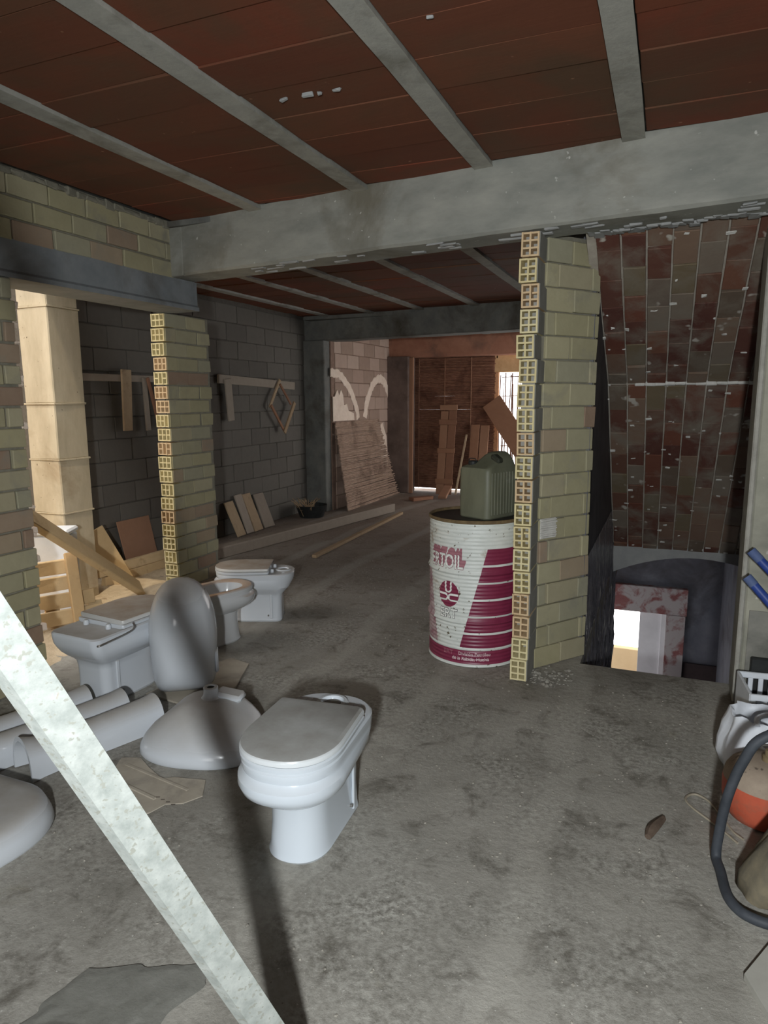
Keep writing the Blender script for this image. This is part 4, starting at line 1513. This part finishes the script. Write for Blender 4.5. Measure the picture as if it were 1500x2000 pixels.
def canes(name, label, x0, x1, z0, z1, y, m, rr=0.009, vertical=False, gap=0.0, seed=1, cut=None):
    rn = random.Random(seed)
    t = empty(name, ((x0 + x1) / 2, y, z0), 0, label, 'screen')
    bb = MB()
    ox, oz = (x0 + x1) / 2, z0
    a = z0 if not vertical else x0
    end = z1 if not vertical else x1
    while a < end:
        r = rr * rn.uniform(0.7, 1.25)
        jy = rn.uniform(-0.012, 0.012)
        if not vertical:
            e0, e1 = x0 + rn.uniform(-0.03, 0.02), x1 + rn.uniform(-0.03, 0.03)
            bb.tube([(e0 - ox, jy, a - oz), ((e0 + e1) / 2 - ox, rn.uniform(-0.012, 0.012), a - oz + rn.uniform(-0.006, 0.006)), (e1 - ox, jy, a - oz + rn.uniform(-0.008, 0.008))], r, 5)
        else:
            if rn.random() > gap:
                h0 = z0 + rn.uniform(0, 0.1)
                h1 = z1 - (rn.uniform(0, 0.6) if rn.random() < 0.4 else rn.uniform(0, 0.05))
                bb.tube([(a - ox, jy, h0 - oz), (a - ox + rn.uniform(-0.02, 0.02), jy, (h0 + h1) / 2 - oz), (a - ox + rn.uniform(-0.03, 0.03), jy, h1 - oz)], r, 5)
        a += 2 * r * rn.uniform(0.9, 1.2)
    q = bb.build('canes', m, t)
    q['kind'] = 'stuff'
    return t


# a second layer of canes behind makes the screen nearly opaque
sc = canes('reed_screen', 'brown reed screen closing the far end of the building', -4.30, -2.64, 0.07, 2.30, 10.985, 'reed', 0.0095, False, 0, 3)
bb = MB()
rn2 = random.Random(9)
zq = 0.0
while zq < 2.22:
    r2 = rn2.uniform(0.009, 0.013)
    bb.tube([(-0.83, 0.026, zq), (0.0, 0.026 + rn2.uniform(-.003, .003), zq + rn2.uniform(-.002, .002)), (0.83, 0.026, zq)], r2, 5)
    zq += r2 * 1.6
q = bb.build('back_canes', 'reed', sc)
q['kind'] = 'stuff'
for xx in (-0.45, 0.0, 0.45):
    bb = MB()
    bb.tube([(xx, -0.02, -0.02), (xx + 0.01, -0.02, 2.15)], 0.006, 5)
    bb.build('tie_wire', 'wood_brown', sc)
wsr = canes('reed_screen', 'tattered upright reed screen in the bright far window', -2.54, -0.78, 0.05, 1.98, 11.02, 'reed', 0.008, True, 0.42, 5)
for zz in (0.35, 0.75, 1.15, 1.55, 1.85):
    bb = MB()
    bb.tube([(-0.86, -0.012, zz), (0, -0.010, zz + 0.01), (0.86, -0.012, zz - 0.01)], 0.007, 5)
    bb.build('cross_cane', 'wood_brown', wsr)
o = plank_obj('window_board', (-2.66, 10.90, 1.52), (-1.68, 10.72, 0.16), 0.34, 0.02, 'wood_brown', up=(0, 1, 0))
tag(o, 'brown board slanting across the bright far window', 'board')
bb = MB()
bb.span((-2.63, 11.0, 0.0), (-2.565, 11.05, 1.98), 0.006, 0.004)
struct(bb.build('trim_2', mat('clay_jamb', (196, 142, 104), (216, 170, 130), 16, 0.9, 0.5)), 'ragged clay jamb of the far window')
o = plank_obj('timber_strut', (-3.95, 10.66, 0.0), (-3.95, 10.70, 2.23), 0.07, 0.05, 'wood_brown', up=(0, 1, 0))
tag(o, 'upright timber strut beside the dark far column', 'timber')
pd = empty('plank_door', (-3.36, 10.62, 0), 0, 'narrow door of brown planks leaning on the reed screen', 'door')
for k in range(2):
    plank_obj('plank', (-0.07 + k * 0.14, 0.0, 0.01), (-0.07 + k * 0.14, 0.27, 1.36 + 0.04 * k), 0.128, 0.02, 'wood_brown', up=(0, 1, 0), parent=pd)
for zz in (0.22, 0.72, 1.18, 1.42):
    plank_obj('batten', (-0.15, 0.192 * zz - 0.02, zz), (0.15, 0.192 * zz - 0.02, zz), 0.085, 0.02, 'wood_brown', up=(0, 1, 0), parent=pd)
for k, (x, h, w) in enumerate(((-2.93, 1.14, 0.14), (-2.77, 1.13, 0.14))):
    o = plank_obj('leaning_board', (x, 10.70, 0.01), (x + 0.01, 10.93, h), w, 0.02, 'wood_brown', up=(0, 1, 0))
    tag(o, ('left' if k == 0 else 'right') + ' of two brown boards leaning behind the jerry can', 'board', 'boards leaning by the far window')
o = plank_obj('leaning_lath', (-3.17, 10.66, 0.01), (-3.06, 10.90, 0.98), 0.03, 0.015, 'wood', up=(0, 1, 0))
tag(o, 'thin pale lath leaning beside two brown boards at the far end', 'lath')
o = plank_obj('board_scrap', (-3.62, 9.80, 0.03), (-3.40, 10.10, 0.03), 0.14, 0.05, 'wood_brown')
tag(o, 'flat brown timber scrap on the far floor', 'timber')
o = plank_obj('board_scrap', (-3.22, 10.10, 0.03), (-3.25, 10.52, 0.16), 0.13, 0.04, 'wood_brown')
tag(o, 'tilted brown timber scrap lying against the plank door', 'timber')

# reed mat leaning against the lit wall
mt = empty('reed_mat', (-4.2, 9.5, 0), 0, 'pale reed mat leaning against the pinkish block wall', 'mat')
bb = MB()
zz = 0.01
while zz < 1.24:
    f = zz / 1.24
    x = -4.13 - 0.19 * f
    yl, yr = 8.60 + 0.01 * f, 10.56 - 0.42 * f + random.uniform(-0.05, 0.05)
    bb.tube([(x + 4.2 + random.uniform(-.006, .006), yl - 9.5, zz), (x + 4.2 + random.uniform(-.008, .008), (yl + yr) / 2 - 9.5, zz + random.uniform(-.005, .005)), (x + 4.2, yr - 9.5, zz + random.uniform(-.006, .006))], random.uniform(0.007, 0.012), 5)
    zz += random.uniform(0.014, 0.022)
q = bb.build('canes', 'reed_pale', mt)
q['kind'] = 'stuff'

# ---------------------------------------------------------------- clutter at the right edge
for k, (p, q) in enumerate((((0.395, 3.60, 0.845), (1.20, 3.42, 0.03)), ((0.385, 3.58, 0.72), (1.02, 3.36, 0.03)))):
    t = empty('pipe', (0, 0, 0), 0, ('upper' if k == 0 else 'lower') + ' of two blue pipes slanting in from the right edge', 'pipe', 'blue pipes at the right wall')
    p, q = Vector(p), Vector(q)
    e = p + (q - p) * 0.012
    bb = MB()
    bb.tube([e, q], 0.021, 14)
    tb = bb.build('tube', 'blue', t, smooth=50)
    bb = MB()
    bb.tube([p, e + (q - p) * 0.04], 0.0225, 14)
    bb.build('end_cap', mat('dusty_blue_cap', (70, 88, 132), (92, 106, 140), 8, 0.7, 0.1), tb, smooth=50)
cr = empty('plastic_crate', (0.60, 3.53, 0), R(6), 'white slatted plastic crate against the right wall', 'crate')
for sy in (-1, 1):
    bb = MB()
    bb.box((0, sy * 0.14, 0.205), (0.40, 0.018, 0.03), None, 0.004)
    bb.box((0, sy * 0.14, 0.015), (0.40, 0.018, 0.03), None, 0.004)
    bb.build('side_rail', 'white_plastic', cr)
    for i in range(9):
        bb = MB()
        bb.box((-0.185 + i * 0.046, sy * 0.14, 0.11), (0.022, 0.014, 0.17), None, 0.003)
        bb.build('slat', 'white_plastic', cr)
for sx in (-1, 1):
    bb = MB()
    bb.box((sx * 0.195, 0, 0.11), (0.014, 0.28, 0.22), None, 0.004)
    bb.build('end_panel', 'white_plastic', cr)
bb = MB()
bb.box((0, 0, 0.012), (0.38, 0.27, 0.014), None, 0.003)
bb.build('bottom', 'white_plastic', cr)
bb = MB()
bb.box((0.66, 3.735, 0.14), (0.42, 0.03, 0.26), None, 0.006)
tag(bb.build('black_panel', 'black_plastic'), 'black panel standing between the white crate and the grey wall', 'panel')

bag = empty('plastic_bag', (0.44, 3.06, 0), 0, 'crumpled white plastic bag in front of the white crate', 'bag')
bb = MB()
secs = []
N = 40
for k, (z, r) in enumerate([(0.004, 0.10), (0.02, 0.15), (0.07, 0.17), (0.13, 0.165), (0.19, 0.15), (0.235, 0.135), (0.262, 0.13), (0.255, 0.118), (0.22, 0.115), (0.17, 0.11)]):
    o_ = []
    for i in range(N):
        a = 2 * PI * i / N
        rr = r * (1 + 0.16 * noise.noise(Vector((math.cos(a) * 2.2, math.sin(a) * 2.2, z * 7))) + 0.09 * noise.noise(Vector((math.cos(a) * 6, math.sin(a) * 6, z * 12))))
        zz = z + (0.03 * noise.noise(Vector((math.cos(a) * 2, math.sin(a) * 2, 9))) if z > 0.15 else 0)
        o_.append((rr * math.cos(a), rr * math.sin(a) * 0.85, zz))
    secs.append(o_)
bb.loft(secs, True, True)
bb.build('sack', 'bag', bag, smooth=60)
bb = MB()
bb.tube([(-0.04, -0.10, 0.25), (-0.03, -0.07, 0.28), (0.05, -0.05, 0.29), (0.13, -0.06, 0.27)], 0.012, 6, 5)
bb.build('rolled_edge', 'bag', bag, smooth=60)

gas = empty('gas_bottle', (0.415, 2.72, 0), 0, 'squat orange gas bottle with a dusty top at the right edge', 'gas bottle')
bb = MB()
bb.lathe([(0.10, 0.0), (0.125, 0.012), (0.140, 0.04), (0.148, 0.08), (0.150, 0.13), (0.1475, 0.15)], 36, cap0=True)
bb.build('body', 'orange', gas, smooth=60)
bb = MB()
bb.lathe([(0.1475, 0.15), (0.143, 0.175), (0.128, 0.20), (0.10, 0.218), (0.06, 0.228), (0.0001, 0.23)], 36)
bb.build('dusty_shoulder', 'dust', gas, smooth=60)
bb = MB()
bb.lathe([(0.022, 0), (0.022, 0.02), (0.014, 0.024), (0.014, 0.045), (0.0001, 0.046)], 16, (0, 0, 0.227))
vlv = bb.build('valve', mat('dull_brass', (112, 98, 74), (130, 116, 88), 9, 0.6, 0.1), gas, smooth=40)
bb = MB()
bb.tube([(-0.015, 0.0, 0.27), (-0.035, -0.01, 0.285), (-0.01, -0.02, 0.30), (0.02, -0.01, 0.285), (0.0, 0, 0.27)], 0.004, 6, 5)
bb.build('valve_loop', 'steel', vlv)

bb = MB()
bb.tube([(1.25, 2.75, 0.020), (1.05, 2.68, 0.022), (0.86, 2.60, 0.16), (0.70, 2.50, 0.42), (0.50, 2.41, 0.525), (0.345, 2.37, 0.48), (0.29, 2.37, 0.385), (0.253, 2.37, 0.25), (0.236, 2.37, 0.11), (0.232, 2.36, 0.03), (0.242, 2.30, 0.020), (0.262, 2.16, 0.020), (0.33, 2.10, 0.020), (0.50, 2.10, 0.020)], 0.0165, 12, 7)
tag(bb.build('rubber_hose', 'hose', smooth=60), 'thick black rubber hose looping in from the right edge', 'hose')

sk = empty('cloth_sack', (0.41, 2.255, 0), R(20), 'dusty brown cloth sack slumped behind the hose', 'sack')
bb = MB()
secs = []
for k, (z, r) in enumerate([(0.002, 0.09), (0.02, 0.125), (0.07, 0.13), (0.13, 0.118), (0.19, 0.10), (0.24, 0.082), (0.28, 0.06), (0.30, 0.03)]):
    o_ = []
    for i in range(36):
        a = 2 * PI * i / 36
        rr = r * (1 + 0.26 * noise.noise(Vector((math.cos(a) * 1.7 + 4, math.sin(a) * 1.7, z * 6))) + 0.10 * noise.noise(Vector((math.cos(a) * 5, math.sin(a) * 5, z * 14))))
        o_.append((rr * math.cos(a) * 0.95 + 0.10 * (z / 0.3) ** 1.3, rr * math.sin(a) * 0.8 + 0.03 * z / 0.3, z))
    secs.append(o_)
bb.loft(secs)
bb.build('cloth', 'sack', sk, smooth=70)
bb = MB()
bb.tube([(0.07, -0.06, 0.28), (0.02, -0.085, 0.24), (0.0, -0.10, 0.19), (-0.04, -0.11, 0.15)], lambda t: 0.012 * (1 - 0.5 * t), 6, 5)
bb.build('torn_seam', 'plaster_cream', sk, smooth=60)

bb = MB()
bb.tube([(0.31, 2.50, 0.006), (0.25, 2.58, 0.006), (0.17, 2.67, 0.006), (0.145, 2.73, 0.006), (0.18, 2.775, 0.006), (0.23, 2.74, 0.006), (0.27, 2.65, 0.006), (0.30, 2.56, 0.010), (0.33, 2.52, 0.012)], 0.0045, 6, 7)
tag(bb.build('wire_loop', mat('pale_wire', (140, 132, 116), (160, 152, 136), 9, 0.7, 0)), 'thin pale wire loop on the floor beside the gas bottle', 'wire')
bb = MB()
bb.tube([(0.015, 2.41, 0.012), (0.03, 2.46, 0.016), (0.065, 2.545, 0.014)], lambda t: 0.016 * (0.7 + 0.5 * math.sin(PI * t)), 7, 4)
tag(bb.build('wood_stick', mat('dark_brown_bark', (84, 70, 60), (104, 90, 78), 20, 0.9, 0.4), smooth=50), 'short brown stick lying on the floor', 'stick')
bb = MB()
bb.prism([(0.275, 1.87, 0.002), (0.36, 2.03, 0.002), (0.75, 1.85, 0.002), (0.60, 1.45, 0.002), (0.40, 1.55, 0.002)], (0, 0, 0.018))
tag(bb.build('fibre_board', 'board_pale'), 'pale board corner lying at the lower right edge', 'board')

# ---------------------------------------------------------------- loose grit, pebbles, rubble


def scatter(name, label, cat, n_, fx, m, rs):
    bb = MB()
    for i in range(n_):
        x, y, r = fx()
        vs = bmesh.ops.create_icosphere(bb.bm, subdivisions=1, radius=r)['verts'] if r > 0.012 else bmesh.ops.create_cone(bb.bm, segments=4, radius1=r, radius2=r * 0.5, depth=r, cap_ends=True)['verts']
        sx, sy, sz = rs.uniform(0.7, 1.3), rs.uniform(0.7, 1.3), rs.uniform(0.45, 0.9)
        mr = Matrix.Rotation(rs.uniform(0, 6), 3, 'Z')
        for v in vs:
            c = mr @ Vector((v.co.x * sx, v.co.y * sy, v.co.z * sz)) * rs.uniform(0.85, 1.15)
            v.co = c + Vector((x, y, r * 0.35))
    o = bb.build(name, m)
    tag(o, label, cat, kind='stuff')
    return o


rs = random.Random(5)


KEEP = [(-1.13, 2.02, .36), (-2.69, 4.06, .36), (-2.71, 2.73, .36), (-2.68, 3.5, .36), (-1.88, 2.37, .34), (-2.33, 2.82, .25), (-2.4, 2.1, .5), (-2.36, 1.5, .36),
        (-1.9, 1.98, .3), (-2.3, 3.0, .35), (-1.3, 1.1, .32), (-0.69, 1.15, .06), (-1.05, 3.99, .32), (-0.62, 3.8, .3), (0.42, 2.72, .2), (0.44, 3.06, .22), (0.6, 3.53, .3),
        (0.41, 2.25, .2), (0.5, 1.8, .4), (0.04, 2.48, .1)]


def grit():
    while True:
        x, y = rs.uniform(-2.9, 1.2), rs.uniform(0.9, 6.0)
        if (y > 3.6 and x > -0.8) or any(math.hypot(x - a, y - c) < r for a, c, r in KEEP):
            continue
        return x, y, rs.uniform(0.0025, 0.0065)


scatter('gravel', 'fine grit and pebbles scattered over the concrete floor', 'gravel', 1300, grit, 'rubble', rs)


def rub():
    a = rs.random()
    if a < 0.85:
        return rs.gauss(-0.56, 0.08), rs.gauss(3.74, 0.07), rs.uniform(0.004, 0.016)
    return rs.uniform(-0.3, 0.25), rs.gauss(3.5, 0.25), rs.uniform(0.003, 0.007)


scatter('rubble', 'small heap of pale rubble at the foot of the brick partition', 'rubble', 100, rub, 'rubble', rs)
